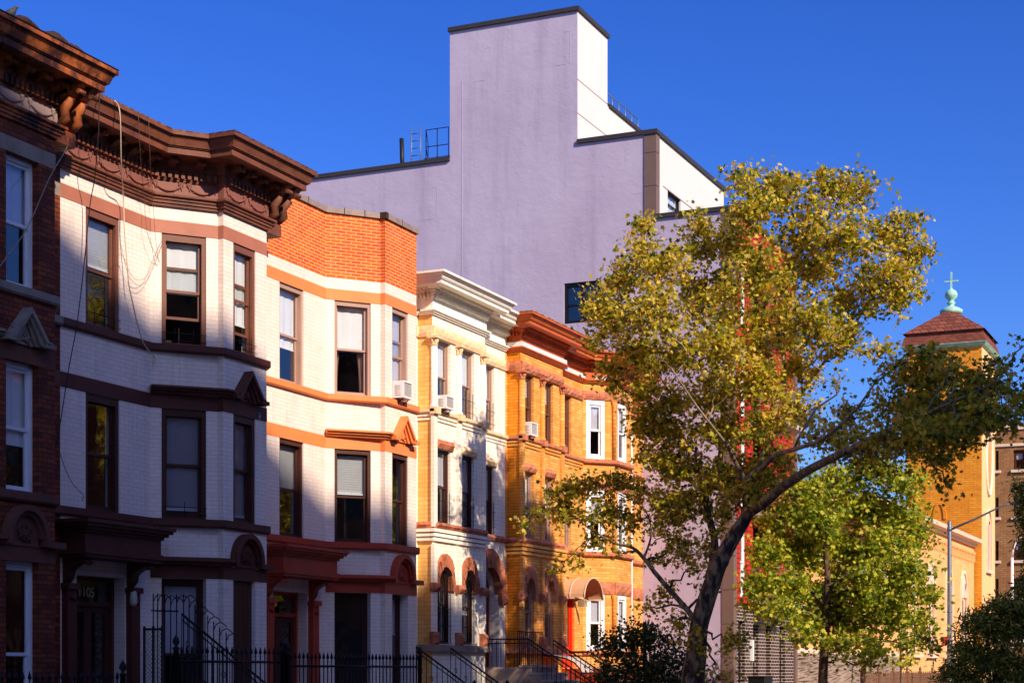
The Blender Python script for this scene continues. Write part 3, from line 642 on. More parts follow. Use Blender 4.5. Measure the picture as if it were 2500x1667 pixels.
def house_b(x0, xa, xb, x1, label, wallm, stonem, roughm, corm, corm2, fm, scheme, sidem):
    root = thing('row_house', label, 'house', ((x0+x1)/2, 20, -1.6), 'row houses along the street')
    YQ = 17.75
    p = [(x0, YN), (xa, YN), (xa, YQ), (xb, YQ), (xb, YN), (x1, YN)]
    acc = 0; FR = []
    for i in range(5): f = Frame(p[i], p[i+1], acc); acc += f.L; FR.append(f)
    ff, fr_ = FR[2], FR[4]; L = ff.L
    if scheme == 'cream': a = [ff.U(v) for v in (1065, 1100, 1126.5, 1157.5)]; c = [ff.U(v) for v in (1056, 1117, 1176)]; rw = (fr_.U(1186), fr_.U(1207))
    else: a = [ff.U(v) for v in (1278, 1303, 1327.5, 1350.6)]; c = [ff.U(v) for v in (1270, 1321, 1369)]; rw = (fr_.U(1377), fr_.U(1395))
    w1, w2 = (a[0], a[1]), (a[2], a[3]); cr = .08
    c[0] = .03; c[2] = min(c[2], L-.06); rw = (max(rw[0], .12), max(rw[1], .75))
    T = (5.97, 7.60); M_ = (3.41, 5.11)
    g1 = (w1[0]+.03, w1[1]+.03, .66, 2.44, 1.95); g2 = (w2[0]+.03, w2[1]+.03, .66, 2.44, 1.95)
    dr = (.32, min(1.62, fr_.L-.3), .12, 2.62, 1.95) if scheme == 'cream' else (.55, 1.75, .12, 2.35)
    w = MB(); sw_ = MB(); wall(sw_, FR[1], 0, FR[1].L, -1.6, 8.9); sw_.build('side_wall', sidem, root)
    for i, f in enumerate(FR):
        if i == 1: continue
        ops = []
        if i == 2: ops = [(*w1, *T), (*w2, *T), (*w1, *M_), (*w2, *M_), g1, g2]
        if i == 4: ops = [(*rw, *T), (*rw, *M_), dr]
        wall(w, f, 0, f.L, -1.6, 8.9, ops, depth=.3)
    w.build('brick_wall', wallm, root)
    body(root, p, 8.85, wallm, x0, x1)
    # cornice
    arch = [(-.02, 8.10), (.04, 8.10), (.05, 8.13), (.08, 8.14), (.09, 8.17), (.12, 8.18), (.12, 8.215), (-.02, 8.22)]
    k = MB(); k.sweep(p[1:5], arch); k.sweep(p[4:], arch); k.sweep(p[:2], arch); k.build('architrave', corm2, root)
    k = MB(); fzp = [(-.02, 8.22), (.03, 8.22), (.03, 8.49), (-.02, 8.49)]; k.sweep(p, fzp); k.build('frieze', corm, root)
    if scheme != 'cream':
        k = MB(); k.sweep(p[1:5], [(.02, 8.2), (.09, 8.2), (.09, 8.33), (.032, 8.35)]); k.sweep(p[4:], [(.02, 8.2), (.09, 8.2), (.09, 8.33), (.032, 8.35)]); k.build('flashing', FLASH, root)
    bed = [(-.02, 8.48), (.07, 8.48), (.07, 8.59), (.12, 8.60), (.13, 8.64), (.22, 8.68), (.26, 8.705), (-.02, 8.71)]
    crown = [(-.02, 8.70), (.44, 8.70), (.44, 8.775), (.47, 8.785), (.49, 8.81), (.51, 8.86), (.545, 8.89), (.545, 8.905), (.59, 8.91), (.59, 8.96), (-.02, 9.03)]
    blk = [(xa, 18.6), (xa, YQ), (xb, YQ), (xb, 18.6)]
    k = MB(); k.sweep(blk, bed); k.sweep(blk, crown)
    lo = lambda pr: [(o, z-.008) for o, z in pr]
    k.sweep([(xb, YN), (x1, YN)], lo(bed)); k.sweep([(xb, YN), (x1, YN)], lo(crown))
    k.sweep([(x0-.1, YN), (xa, YN)], lo(crown))
    C_ = k.build('cornice', corm, root)
    if scheme != 'cream':
        e = MB(); e.sweep(blk, [(.4, 8.985), (.6, 8.965), (.61, 8.985), (.4, 9.02)]); e.sweep([(xb, YN), (x1, YN)], [(.4, 8.977), (.6, 8.957), (.61, 8.977), (.4, 9.01)]); e.build('roof_edge', PALEDGE, C_)
    d = MB()
    def spindles(f, a_, b_):
        n = int((b_-a_)/.085)
        for i in range(n):
            u = a_+(i+.5)*(b_-a_)/n
            d.tube([f.P(u, 8.585, .11), f.P(u, 8.55, .125), f.P(u, 8.5, .105), f.P(u, 8.475, .085)], [.02, .03, .024, .012], 6)
            d.lbox(f, u-.028, u+.028, 8.585, 8.61, .07, .15)
    spindles(FR[1], 0, FR[1].L); spindles(ff, 0, L); spindles(fr_, .05, fr_.L); d.sweep(p[1:], [(.0, 8.575), (.11, 8.575), (.11, 8.595), (.0, 8.6)]); d.build('dentils', corm, C_)
    d = MB()
    def leaves(f, a_, b_):
        n = int((b_-a_)/.07)
        for i in range(n): u = a_+(i+.5)*(b_-a_)/n; d.tube([f.P(u, 8.625, .15), f.P(u, 8.66, .2), f.P(u, 8.695, .25)], [.014, .024, .016], 5)
    leaves(FR[1], 0, FR[1].L); leaves(ff, 0, L); leaves(fr_, .1, fr_.L); d.sweep(p[1:], [(.0, 8.6), (.15, 8.61), (.155, 8.63), (.0, 8.64)]); d.build('leaf_moulding', corm, C_)
    # lintel course, capitals, columns
    k = MB()
    for f in FR:
        if f.L > .1: rough_band(k, f, 0.0, f.L, 7.61, 7.86, .1 if scheme != 'cream' else .08, .05 if scheme != 'cream' else .015)
    k.build('lintel_course', stonem, root)
    for u in c:
        k = MB(); capital(k, ff, u, 7.40, 7.61, cr, .03); cp = k.build('capital', stonem, root)
        k = MB(); column(k, ff, u, 6.0, 7.41, cr, .03); k.build('column', wallm, root)
    # sills
    sp = [(-.02, 5.87), (.06, 5.87), (.09, 5.9), (.09, 5.965), (-.02, 5.97)]
    k = MB(); k.sweep(p[1:5], sp); k.sweep(p[4:], sp); k.sweep(p[:2], sp)
    for u in c: k.lbox(ff, u-.12, u+.12, 5.85, 6.0, -.02, .15)
    k.build('sill_course', stonem, root)
    k = MB()
    for z, o in ((5.80, .05), (5.72, .03)): k.sweep(p[1:5], [(-.02, z), (o, z), (o, z+.05), (-.02, z+.05)]); k.sweep(p[4:], [(-.02, z), (o*.7, z), (o*.7, z+.05), (-.02, z+.05)])
    k.build('corbel_course', wallm, root)
    # pilaster strips
    for u in c:
        k = MB(); k.lbox(ff, u-.085, u+.085, 3.3, 5.86, -.01, .075); k.lbox(ff, u-.085, u+.085, .9, 2.9, -.01, .075); k.build('pilaster', wallm, root)
        k = MB(); rough_band(k, ff, u-.13, u+.13, 1.83, 2.03, .22, .06, .06); k.build('stone_block', roughm, root)
        k = MB(); rough_band(k, ff, u-.14, u+.14, .62, .92, .2, .03, .07); k.build('pier_base', roughm, root)
    for (ua, ub), f in ((w1, ff), (w2, ff), (rw, fr_)):
        k = MB(); rough_band(k, f, ua-.06, min(ub+.1, f.L-.02), 5.112, 5.31, .09, .05, .08); k.build('lintel', stonem if f is not ff or ua > .5 else roughm, root)
    k = MB(); rough_band(k, ff, 0, L, 3.27, 3.41, .16, .04, .09); rough_band(k, fr_, 0, fr_.L, 3.27, 3.41, .12, .04, .09); rough_band(k, FR[1], 0, FR[1].L, 3.27, 3.41, .16, .04, .09)
    k.build('sill_course', roughm, root)
    k = MB()
    for z, o in ((3.18, .12), (3.08, .09), (2.98, .06)): k.sweep(p[1:5], [(-.02, z), (o, z), (o, z+.075), (-.02, z+.09)])
    k.build('corbel_table', wallm, root)
    # round arches with rock-faced voussoirs
    for (ua, ub) in (g1[:2], g2[:2]):
        k = MB(); n = 15; a0, a1 = ua-.14, ub+.14; A = arch_pts(a0, a1, 1.95, 2.72, n); B = arch_pts(ua+.02, ub-.02, 1.95, 2.42, n)
        for i in range(n):
            k.prism(ff, [A[i], B[i], B[i+1], A[i+1]], -.1, .06+random.uniform(0, .025))
        k.lbox(ff, a0, ua+.02, 1.86, 1.95, -.1, .06); k.lbox(ff, ub-.02, a1, 1.86, 1.95, -.1, .06)
        k.build('arch', roughm if scheme == 'cream' else stonem, root)
    if scheme == 'cream':
        k = MB(); n = 13; ua, ub = dr[:2]; A = arch_pts(ua-.3, ub+.28, 1.95, 3.06, n); B = arch_pts(ua+.01, ub-.01, 1.95, 2.6, n)
        for i in range(n): k.prism(fr_, [A[i], B[i], B[i+1], A[i+1]], -.12, .08+random.uniform(0, .03))
        rough_band(k, fr_, ub+.0, ub+.27, 1.68, 1.95, .2, .06, .07); rough_band(k, fr_, ua-.28, ua, 1.68, 1.95, .2, .06, .07)
        k.build('door_arch', roughm, root)
    # stone base, basement
    k = MB(); k.sweep(p[1:5], [(-.02, .48), (.12, .48), (.12, .62), (-.02, .63)]); k.build('base_course', paint('grey_stone', srgb(150, 130, 115), rough=.8, var=.25) if scheme == 'cream' else stonem, root)
    # windows
    kw = dict(fw=.045, sw=.035, rec=.07)
    bl = BLINDW if scheme == 'cream' else BLINDG
    if scheme == 'cream':
        window(root, ff, *w1, *T, fm, blind=('shade', .5, BLINDW), **kw); window(root, ff, *w2, *T, fm, blind=('shade', .5, BLINDW), guard=(.62, 3, IRON), **kw); window(root, fr_, *rw, *T, fm, blind=('shade', .55, BLINDW), guard=(.7, 2, IRON), **kw)
        window(root, ff, *w1, *M_, DARKF, blind=('shade', .45, BLINDG), guard=(.72, 4, IRON), **kw); window(root, ff, *w2, *M_, DARKF, blind=('shade', .6, BLINDG), guard=(.72, 4, IRON), **kw); window(root, fr_, *rw, *M_, DARKF, blind=('shade', .55, BLINDG), guard=(.8, 3, IRON), **kw)
        window(root, ff, *g1[:2], .66, 2.44, DARKF, spring=1.95, guard=(1.6, 5, IRON), **kw); window(root, ff, *g2[:2], .66, 2.44, DARKF, spring=1.95, guard=(1.6, 5, IRON), blind=('slats', .6, BLINDG), **kw)
    else:
        for (ua, ub), f in ((w1, ff), (w2, ff), (rw, fr_)):
            window(root, f, ua, ub, *T, fm, blind=('shade', .3 if f is ff else .6, BLINDG), open_=0, **kw); window(root, f, ua, ub, *M_, TANF, blind=('shade', .6, BLINDW), **kw)
        window(root, ff, *g1[:2], .66, 2.44, TANF, spring=1.95, curtain=BLINDW, **kw); window(root, ff, *g2[:2], .66, 2.44, TANF, spring=1.95, curtain=BLINDW, **kw)
    # doors
    WOOD = paint('brown_wood_door', srgb(140, 62, 34), rough=.35, var=.3) if scheme == 'cream' else paint('red_door_paint', srgb(214, 44, 16), rough=.35, var=.1)
    f = fr_; ua, ub = dr[:2]; zt = 2.2 if scheme == 'cream' else dr[3]-.02
    zf = 1.95 if scheme == 'cream' else dr[3]
    d = MB(); rc = -.26 if scheme == 'cream' else -.06; ring(d, f, ua, ub, dr[2], zf, .08, rc-.06, rc); 
    if scheme == 'cream': archring(d, f, ua, ub, 1.95, 2.62, .08, rc-.06, rc)
    D = d.build('door_frame', WOOD, root)
    mid = (ua+ub)/2
    for s0, s1 in ((ua+.08, mid-.01), (mid+.01, ub-.08)):
        d = MB(); ring(d, f, s0, s1, dr[2]+.02, zf-.08, .09, rc-.08, rc-.03, wb=.55); d.lbox(f, s0+.12, s1-.12, dr[2]+.12, dr[2]+.45, rc-.03, rc-.015); lf = d.build('door_leaf', WOOD, D)
        g = MB(); g.poly([f.P(s0+.09, dr[2]+.55, rc-.05), f.P(s1-.09, dr[2]+.55, rc-.05), f.P(s1-.09, zf-.17, rc-.05), f.P(s0+.09, zf-.17, rc-.05)]); g.build('glass_panel', glass('window_glass'), lf)
        g = MB(); g.tube([f.P(mid+.05*(1 if s0 > ua+.2 else -1), 1.0, rc-.02), f.P(mid+.05*(1 if s0 > ua+.2 else -1), 1.0, rc+.04)], .02, 8); g.build('handle', paint('brass', srgb(190, 150, 80), rough=.3, metal=1.), lf)
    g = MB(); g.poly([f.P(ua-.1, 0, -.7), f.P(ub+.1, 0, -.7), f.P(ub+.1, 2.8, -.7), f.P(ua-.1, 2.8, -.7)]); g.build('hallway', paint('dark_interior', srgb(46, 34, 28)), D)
    if scheme == 'cream':
        g = MB(); A = arch_pts(ua+.08, ub-.08, 1.95, 2.54, 12); g.poly([f.P(u, z, rc-.04) for u, z in A[::-1]]); g.build('fanlight', glass('window_glass'), D)
    return root, FR, p
xe4 = 40.0
CREAMSH = CREAMST
h4, FR4, p4 = house_b(35.05, 35.17, 37.99, xe4, 'cream painted row house with round columns, arched ground windows and a white cornice', CREAMBRICK, CREAMST, ROUGHST, CREAMM, CREAMM, TANF, 'cream', brick('cream_side_brick_shaded', srgb(246, 196, 118), srgb(240, 178, 92), srgb(222, 156, 84), bw=.3, bh=.1, ms=.007, var=.12, bump=.2))  # side brick is the cream front with its warm shade tone painted in
h5, FR5, p5 = house_b(xe4+.01, 40.12, 42.9, 45.24, 'yellow brick row house with square bay, pink stone lintels and red front door', YELLOWBRICK, PINKST, PINKST, ORCORN, ORCORN, BROWNF, 'yellow', brick('yellow_side_brick_shaded', srgb(244, 158, 44), srgb(232, 134, 22), srgb(206, 116, 30), bw=.3, bh=.075, ms=.009, var=.2, bump=.5))  # side brick: deeper copy of the yellow brick, shade of the return painted in
# ---------------------------------------------------------------- sixth house: canted bay with white windows
def house_c():
    x0, x1 = 45.25, 50.19
    root = thing('row_house', 'yellow brick row house with canted bay and bright white window frames, beside the lilac building', 'house', ((x0+x1)/2, 20, -1.6), 'row houses along the street')
    p = [(x0, YN), (46.02, YB), (47.34, YB), (48.05, YN), (x1, YN)]
    acc = 0; FR = []
    for i in range(4): f = Frame(p[i], p[i+1], acc); acc += f.L; FR.append(f)
    wa = (FR[0].U(1431), FR[0].U(1476)); wb = (FR[1].U(1508), FR[1].U(1529)); wc = (.25, .75)
    w = MB()
    for i, f in enumerate(FR):
        ops = []
        for z in ((6.0, 7.66), (3.39, 5.13), (.62, 2.2)):
            if i == 0: ops.append((*wa, *z))
            if i == 1: ops.append((*wb, *z))
            if i == 2: ops.append((*wc, *z))
        wall(w, f, 0, f.L, -1.6, 8.9, ops, depth=.2)
    w.build('brick_wall', YELLOWBRICK, root); body(root, p, 8.85, YELLOWBRICK, x0, x1)
    k = MB(); k.sweep(p, [(-.02, 8.10), (.04, 8.10), (.05, 8.13), (.08, 8.14), (.09, 8.17), (.12, 8.18), (.12, 8.215), (-.02, 8.22)]); k.build('architrave', ORCORN, root)
    k = MB(); k.sweep(p, [(-.02, 8.22), (.03, 8.22), (.03, 8.49), (-.02, 8.49)]); k.build('frieze', ORCORN, root)
    k = MB(); bed = [(-.02, 8.48), (.07, 8.48), (.07, 8.59), (.12, 8.60), (.13, 8.64), (.22, 8.68), (.26, 8.705), (-.02, 8.71)]
    crown = [(-.02, 8.70), (.44, 8.70), (.44, 8.775), (.47, 8.785), (.49, 8.81), (.51, 8.86), (.545, 8.89), (.545, 8.905), (.59, 8.91), (.59, 8.96), (-.02, 9.03)]
    k.sweep(p, bed); k.sweep(p, [(o, z-.008) for o, z in crown]); C_ = k.build('cornice', ORCORN, root)
    d = MB()
    for f in FR[:3]: dentils(d, f, .03, f.L-.03, 8.49, 8.60, .06, .14, .13, .07)
    d.build('dentils', ORCORN, C_)
    for z0, z1, o in ((7.66, 7.9, .07), (5.13, 5.36, .05), (2.2, 2.55, .06)):
        k = MB()
        for f in FR: rough_band(k, f, 0, f.L, z0+.002, z1, o, .03)
        k.build('lintel_course', PINKST, root)
    for z0, z1 in ((5.86, 5.99), (3.25, 3.385), (.48, .615)):
        k = MB(); k.sweep(p, [(-.02, z0), (.07, z0), (.1, z0+.03), (.1, z1-.006), (-.02, z1)]); k.build('sill_course', PINKST, root)
    for z0, z1 in ((6.0, 7.66), (3.39, 5.13), (.62, 2.2)):
        window(root, FR[0], *wa, z0, z1, WHITEF, rec=-.0, fw=.11, sw=.055, blind=('shade', .45, BLINDG)); window(root, FR[1], *wb, z0, z1, WHITEF, rec=.0, fw=.1, sw=.055, blind=('shade', .4, BLINDG))
        window(root, FR[2], *wc, z0, z1, WHITEF, rec=.0, fw=.08, sw=.05)
    for z0, z1 in ((6.0, 7.66), (3.39, 5.13), (.62, 2.2)):
        k = MB(); c = FR[0].P(FR[0].L-.03, 0, .02); k.lathe(c, [(.06, z0), (.06, z1-.15), (.09, z1-.02)], 10); k.build('corner_shaft', YELLOWBRICK, root)
    k = MB(); k.tube([(47.46, YB+.02, 7.0), (47.46, YB+.02, -1.5)], .035, 8); k.build('downspout', WHITEF, root)
    return root, FR, p
h6, FR6, p6 = house_c()
k = MB(); k.prism(FR6[0], [(.38, 8.22), (.95, 8.24), (.95, 8.30), (.40, 8.31)], .03, .05); k.build('frieze_patch', FLASH, h6)
# ================================================================ lilac rendered building
XL = 50.2
def render_wall(name, c, cs, cd):
    m, nt, out = newmat(name); L = nt.links.new
    tc = N(nt, 'ShaderNodeTexCoord')
    def noise(scale, mp, det=7., rough=.65):
        v = N(nt, 'ShaderNodeMapping'); v.inputs['Scale'].default_value = mp; L(tc.outputs['Object'], v.inputs[0])
        n = N(nt, 'ShaderNodeTexNoise', Scale=scale, Detail=det, Roughness=rough); L(v.outputs[0], n.inputs['Vector']); return n
    def rng(n, a, b, c_=0., d=1.):
        r = N(nt, 'ShaderNodeMapRange'); r.inputs['From Min'].default_value = a; r.inputs['From Max'].default_value = b; r.inputs['To Min'].default_value = c_; r.inputs['To Max'].default_value = d; L(n.outputs['Fac'], r.inputs['Value']); return r
    def mix(f, a, b):
        x = N(nt, 'ShaderNodeMix', data_type='RGBA'); L(f.outputs['Result'], x.inputs[0])
        if isinstance(a, tuple): x.inputs[6].default_value = a
        else: L(a, x.inputs[6])
        x.inputs[7].default_value = b; return x.outputs[2]
    c1 = mix(rng(noise(.35, (1, 1, 1)), .35, .68, 0, .8), c, cs)              # broad mottling
    c2 = mix(rng(noise(1.6, (1, 1, .09), 5.), .5, .8, 0, .5), c1, cd)         # rain streaks
    c3 = mix(rng(noise(.9, (.6, .6, 1.3), 8., .7), .5, .75, 0, .4), c2, cs)  # trowel passes
    c4 = mix(rng(noise(3.5, (1, 1, 1), 9., .75), .6, .75, 0, .35), c3, cd)
    b = N(nt, 'ShaderNodeBsdfPrincipled', Roughness=.85); b.inputs['Specular IOR Level'].default_value = .2; L(c4, b.inputs['Base Color'])
    n2 = noise(1.3, (.8, .8, 1.1), 9., .7); bp = N(nt, 'ShaderNodeBump', Strength=.4, Distance=.06); L(n2.outputs['Fac'], bp.inputs['Height']); L(bp.outputs['Normal'], b.inputs['Normal'])
    L(b.outputs[0], out.inputs[0]); MATS[name] = m; return m
LILAC = render_wall('lilac_render', srgb(194, 180, 200), srgb(180, 164, 186), srgb(142, 126, 150))
WHITER = paint('white_render', srgb(216, 206, 200), rough=.85, var=.04, scale=.6, bump=.15, bscale=9)
TAUPE = paint('taupe_metal_panel', srgb(120, 96, 86), rough=.5, var=.08)
COPD = paint('dark_metal_coping', srgb(62, 56, 56), rough=.5, var=.1)
REDF = brick('red_facade_brick', srgb(206, 52, 30), srgb(186, 40, 22), srgb(120, 40, 26), bw=.4, bh=.15, ms=.02, var=.1)
BLKBR = brick('black_glazed_brick', srgb(62, 44, 40), srgb(48, 34, 32), srgb(196, 172, 160), bw=.3, bh=.1, ms=.013, var=.1, rough=.35)
GALV = paint('galvanised_steel', srgb(120, 124, 130), rough=.45, var=.1, metal=.5)
lb = thing('apartment_building', 'tall lilac rendered building with a windowless stair tower rising above the row houses', 'building', (56, 22, -1.6))
YFr, YSet, YT0, YT1, YBk = 15.25, 17.7, 20.27, 24.7, 46.
HP, HT, HL, H3 = 16.45, 20.6, 13.85, 18.4
side = Frame((XL, YBk), (XL, YFr))          # faces -x ; u grows towards the street
U_ = lambda y: YBk-y
w = MB()
wy0, wy1 = onx = (rat(1467)*XL, rat(1377)*XL)
wz0, wz1 = hX(1400, 789, XL), hX(1400, 690, XL)
op = (U_(wy1), U_(wy0), wz0, wz1)
wall(w, side, 0, U_(YFr), -1.6, HL, [op], depth=.12)
wall(w, side, 0, U_(YSet), HL, HP, (), depth=.12)
wall(w, side, U_(YT1), U_(YT0), HP, HT, ())
w.build('side_wall', LILAC, lb)
w = MB()                                     # stair tower other faces, penthouse and roofs
tx = 52.8
w.poly([(XL, YT0, HP-.3), (tx, YT0, HP-.3), (tx, YT0, HT), (XL, YT0, HT)]); w.poly([(tx, YT0, HP-.3), (tx, YT1, HP-.3), (tx, YT1, HT), (tx, YT0, HT)]); w.poly([(tx, YT1, HP-.3), (XL, YT1, HP-.3), (XL, YT1, HT), (tx, YT1, HT)])
w.poly([(XL, YT0, HT-.01), (tx, YT0, HT-.01), (tx, YT1, HT-.01), (XL, YT1, HT-.01)])
w.build('stair_tower', WHITER, lb)
w = MB(); w.box(tx+.002, 57.2, YT0+.004, YT1-.3, HP-.3, H3); w.build('penthouse', WHITER, lb)
w = MB(); fset = Frame((XL, YSet), (57.2, YSet))
ow = (fset.U(1630), fset.U(1662), hX(1630, 517, XY(1630, YSet)), hX(1630, 462, XY(1630, YSet)))
dw = (fset.U(1688), fset.U(1712), HL, HL+.62)
wall(w, fset, 0, fset.L, HL-.1, HP, [ow, dw], depth=.15); w.poly([(57.2, YSet, -1.6), (57.2, YBk, -1.6), (57.2, YBk, HP), (57.2, YSet, HP)]); w.build('setback_wall', WHITER, lb)
w = MB(); w.poly([(XL, YSet, HP-.25), (57.2, YSet, HP-.25), (57.2, YBk, HP-.25), (XL, YBk, HP-.25)]); w.poly([(XL, YFr, HL-.25), (57.2, YFr, HL-.25), (57.2, YSet, HL-.25), (XL, YSet, HL-.25)])
w.poly([(XL, YBk, -1.6), (57.2, YBk, -1.6), (57.2, YBk, HP), (XL, YBk, HP)]); w.build('roof', ROOFM, lb)
# hairline joints on the white faces
w = MB()
for z in (HP+.95, HP+2.0): pass; w.box(XL, tx, YT0-.004, YT0+.01, z, z+.025)
w.box(tx+.3, 55.2, YT0-.002, YT0+.01, HP+.95, HP+.975); w.box(XL+.7, 57.2, YSet-.006, YSet+.01, HP-1.45, HP-1.42)
w.build('render_joint', TAUPE, lb)
k = MB()
for px, y0_, y1_ in ((1127, YSet, 0), (1574, 0, 0)):
    u = U_(rat(px)*XL); top_ = HT if YT0 < YBk-u < YT1 else HP
    k.lbox(side, u, u+.02, 3., top_-1.6, 0, .006)
for px, py in ((1160, 100), (1352, 60), (1030, 440), (855, 455), (1545, 370)):
    u = U_(rat(px)*XL); z = hX(px, py, XL)
    for a, b, c, d in ((.35, .55, 0, .012), (.54, .55, -1., 0), (0, .4, -1.01, -1.)): k.lbox(side, u+a, u+b, z+c-.3, z+d-.3, 0, .005)
k.build('render_seam', LILAC, lb)
def coping(u0, u1, z, nm='coping'):
    k = MB(); k.lbox(side, u0, u1, z, z+.13, -.3, .07); return k.build(nm, COPD, lb)
coping(0, U_(YT1)+.0, HP); coping(U_(YT0), U_(YSet)+.07, HP); coping(U_(YT1)-.05, U_(YT0)+.07, HT); coping(U_(YSet)-.0, U_(YFr)+.07, HL)
k = MB(); k.box(XL+.3, tx+.06, YT0-.07, YT0+.2, HT, HT+.13); k.box(tx-.1, tx+.06, YT0+.2, YT1, HT, HT+.13); k.build('coping', COPD, lb)
k = MB(); k.box(XL+.3, 57.25, YSet-.07, YSet+.2, HP, HP+.13); k.build('coping', COPD, lb)
k = MB(); k.box(tx+.1, 57.25, YT0-.07, YT0+.2, H3, H3+.1); k.build('coping', COPD, lb)
k = MB(); k.box(XL+.3, 57.25, YFr-.07, YFr+.2, HL, HL+.13); k.build('coping', COPD, lb)
# corner piers in taupe panels
for yy, z0, z1 in ((YSet, HL, HP), (YFr, -1.6, HL)):
    y2 = yy+ (.36 if yy == YSet else .33)
    k = MB(); n = int((z1-z0)/1.02); 
    for i in range(n+1):
        a = z0+i*1.02; b = min(a+1.0, z1)
        if b > a: k.box(XL-.03, XL+.3, yy-.03, y2, a, b)
    k.build('corner_pier', TAUPE, lb)
window(lb, side, *op, paint('black_metal_frame', srgb(24, 24, 28), rough=.4), rec=.04, fw=.07, sw=.05, split=.46)
k = MB(); um = (op[0]+op[1])/2; k.lbox(side, um-.05, um+.05, op[2]+.06, op[3]-.06, -.1, -.04); k.build('mullion', MATS['black_metal_frame'], lb)
window(lb, fset, *ow, MATS['black_metal_frame'], rec=.06, fw=.05, sw=.03, split=.5, blind=('shade', 1., BLINDW))
k = MB(); k.tube([fset.P(fset.U(1676), HL+.85, 0), fset.P(fset.U(1676), HL+.85, .12)], .03, 6); k.tube([fset.P(fset.U(1676), HL+.95, .14), fset.P(fset.U(1676), HL+.7, .14)], .06, 8); k.build('wall_lamp', GALV, lb)
k = MB(); k.poly([fset.P(dw[0], dw[2], -.14), fset.P(dw[1], dw[2], -.14), fset.P(dw[1], dw[3], -.14), fset.P(dw[0], dw[3], -.14)]); k.build('terrace_door', MATS['dark_interior'] if 'dark_interior' in MATS else IRON, lb)
# lower street front: red brick with balconies over black brick
ffr = Frame((XL+.3, YFr), (57.2, YFr)); zg = 2.1
k = MB(); ops = []
levels = [2.2, 4.95, 7.7, 10.45]
uA, uB = .35, 1.05; uC, uD = 1.75, 3.1
for z in levels: ops += [(uA+.1, uB+.25, z+.1, z+2.3), (uC+.1, uD, z+.1, z+2.35)]
wall(k, ffr, 0, ffr.L, zg, HL, ops, depth=.25); k.build('red_brick_front', REDF, lb)
gops = [(.15, .85, -1.5, 1.55), (1.75, 2.35, -.6, 1.5), (3.2, 3.75, -.6, 1.5), (4.8, 5.5, -.6, 1.5)]
k = MB(); wall(k, ffr, 0, ffr.L, -1.6, zg, gops, depth=.22, o=.03); k.lbox(ffr, 0, ffr.L, zg-.02, zg, -.1, .03); k.build('black_brick_base', BLKBR, lb)
BMF = MATS['black_metal_frame']
for i, g in enumerate(gops):
    if i: window(lb, ffr, *g, BMF, rec=.12, fw=.05, sw=.03, blind=('shade', 1., paint('olive_blind', srgb(120, 120, 80), rough=.7)))
    else:
        d = MB(); ring(d, ffr, *g, .08, -.2, -.12); D = d.build('entrance_door', BMF, lb); p_ = MB(); p_.poly([ffr.P(g[0], g[2], -.16), ffr.P(g[1], g[2], -.16), ffr.P(g[1], g[3], -.16), ffr.P(g[0], g[3], -.16)]); p_.build('door_panel', paint('dark_green_door', srgb(30, 34, 30), rough=.3), D)
for z in levels:
    window(lb, ffr, uA+.1, uB+.25, z+.1, z+2.3, WHITEF, rec=.12, fw=.06, sw=.04, blind=('shade', .7, BLINDG)); window(lb, ffr, uC+.1, uD, z+.1, z+2.35, BMF, rec=.2, fw=.05, sw=.03, split=.9)
    k = MB(); k.lbox(ffr, uC-.2, uD+.8, z-.1, z+.04, 0, 1.15); bal = k.build('balcony', paint('pale_concrete', srgb(190, 176, 168), rough=.8), lb)
    k = MB(); n = 16
    for a, b in (((uC-.15, .03), (uC-.15, 1.1)), ((uC-.15, 1.1), (uD+.75, 1.1)), ((uD+.75, 1.1), (uD+.75, .03))):
        P0 = Vector(ffr.P(a[0], 0, a[1])); P1 = Vector(ffr.P(b[0], 0, b[1])); m = max(4, int((P1-P0).length/.13))
        for zz in (z+.1, z+1.02): k.tube([(P0.x, P0.y, zz), (P1.x, P1.y, zz)], .02, 4)
        for i in range(m+1): q = P0.lerp(P1, i/m); k.tube([(q.x, q.y, z+.1), (q.x, q.y, z+1.02)], .011, 4)
    k.build('balcony_railing', GALV, bal)
k = MB(); u_ = ffr.U(1846); k.lbox(ffr, 1.42, 1.55, .35, 1.0, .03, .12); k.build('entrance_lamp', paint('lamp_white', srgb(240, 240, 235), rough=.4), lb)
k = MB(); k.lbox(ffr, ffr.L-.14, ffr.L+.12, -1.6, HL, -.1, .1); k.build('corner_pier', TAUPE, lb)
# roof furniture
k = MB()
def rail(mb, a, b, z, n, h=1.05, r=.022):
    A, B = Vector((a[0], a[1], 0)), Vector((b[0], b[1], 0))
    for zz in (z+h*.45, z+h): mb.tube([(A.x, A.y, zz), (B.x, B.y, zz)], r, 5)
    for i in range(n+1): q = A.lerp(B, i/n); mb.tube([(q.x, q.y, z), (q.x, q.y, z+h)], r, 5)
rx = XL+.9
ya, yb = rat(1095)*rx, rat(1040)*rx; yc = rat(1018)*(rx+.0)
rail(k, (rx, ya), (rx, yb), HP+.4, 2, 1.02, .016); rail(k, (rx, yb), (rx+1.4, yc+.3), HP+.4, 1, 1.02, .016)
yl0, yl1 = rat(1037)*rx, rat(1015)*rx
for y in (yl0, yl1):
    k.tube([(rx-.3, y, HP-.2), (rx-.3, y, HP+1.5)], .018, 5)
for i in range(6): k.tube([(rx-.3, yl0, HP+.05+i*.24), (rx-.3, yl1, HP+.05+i*.24)], .015, 4)
k.build('roof_railing', GALV, lb)
k = MB(); k.box(rx+.02, rx+2.5, YT1, yb+.1, HP-.2, HP+.5); k.box(rx+.1, rx+1.8, yb+.1, yc+.05, HP-.2, HP+.34); k.build('bulkhead', LILAC, lb)
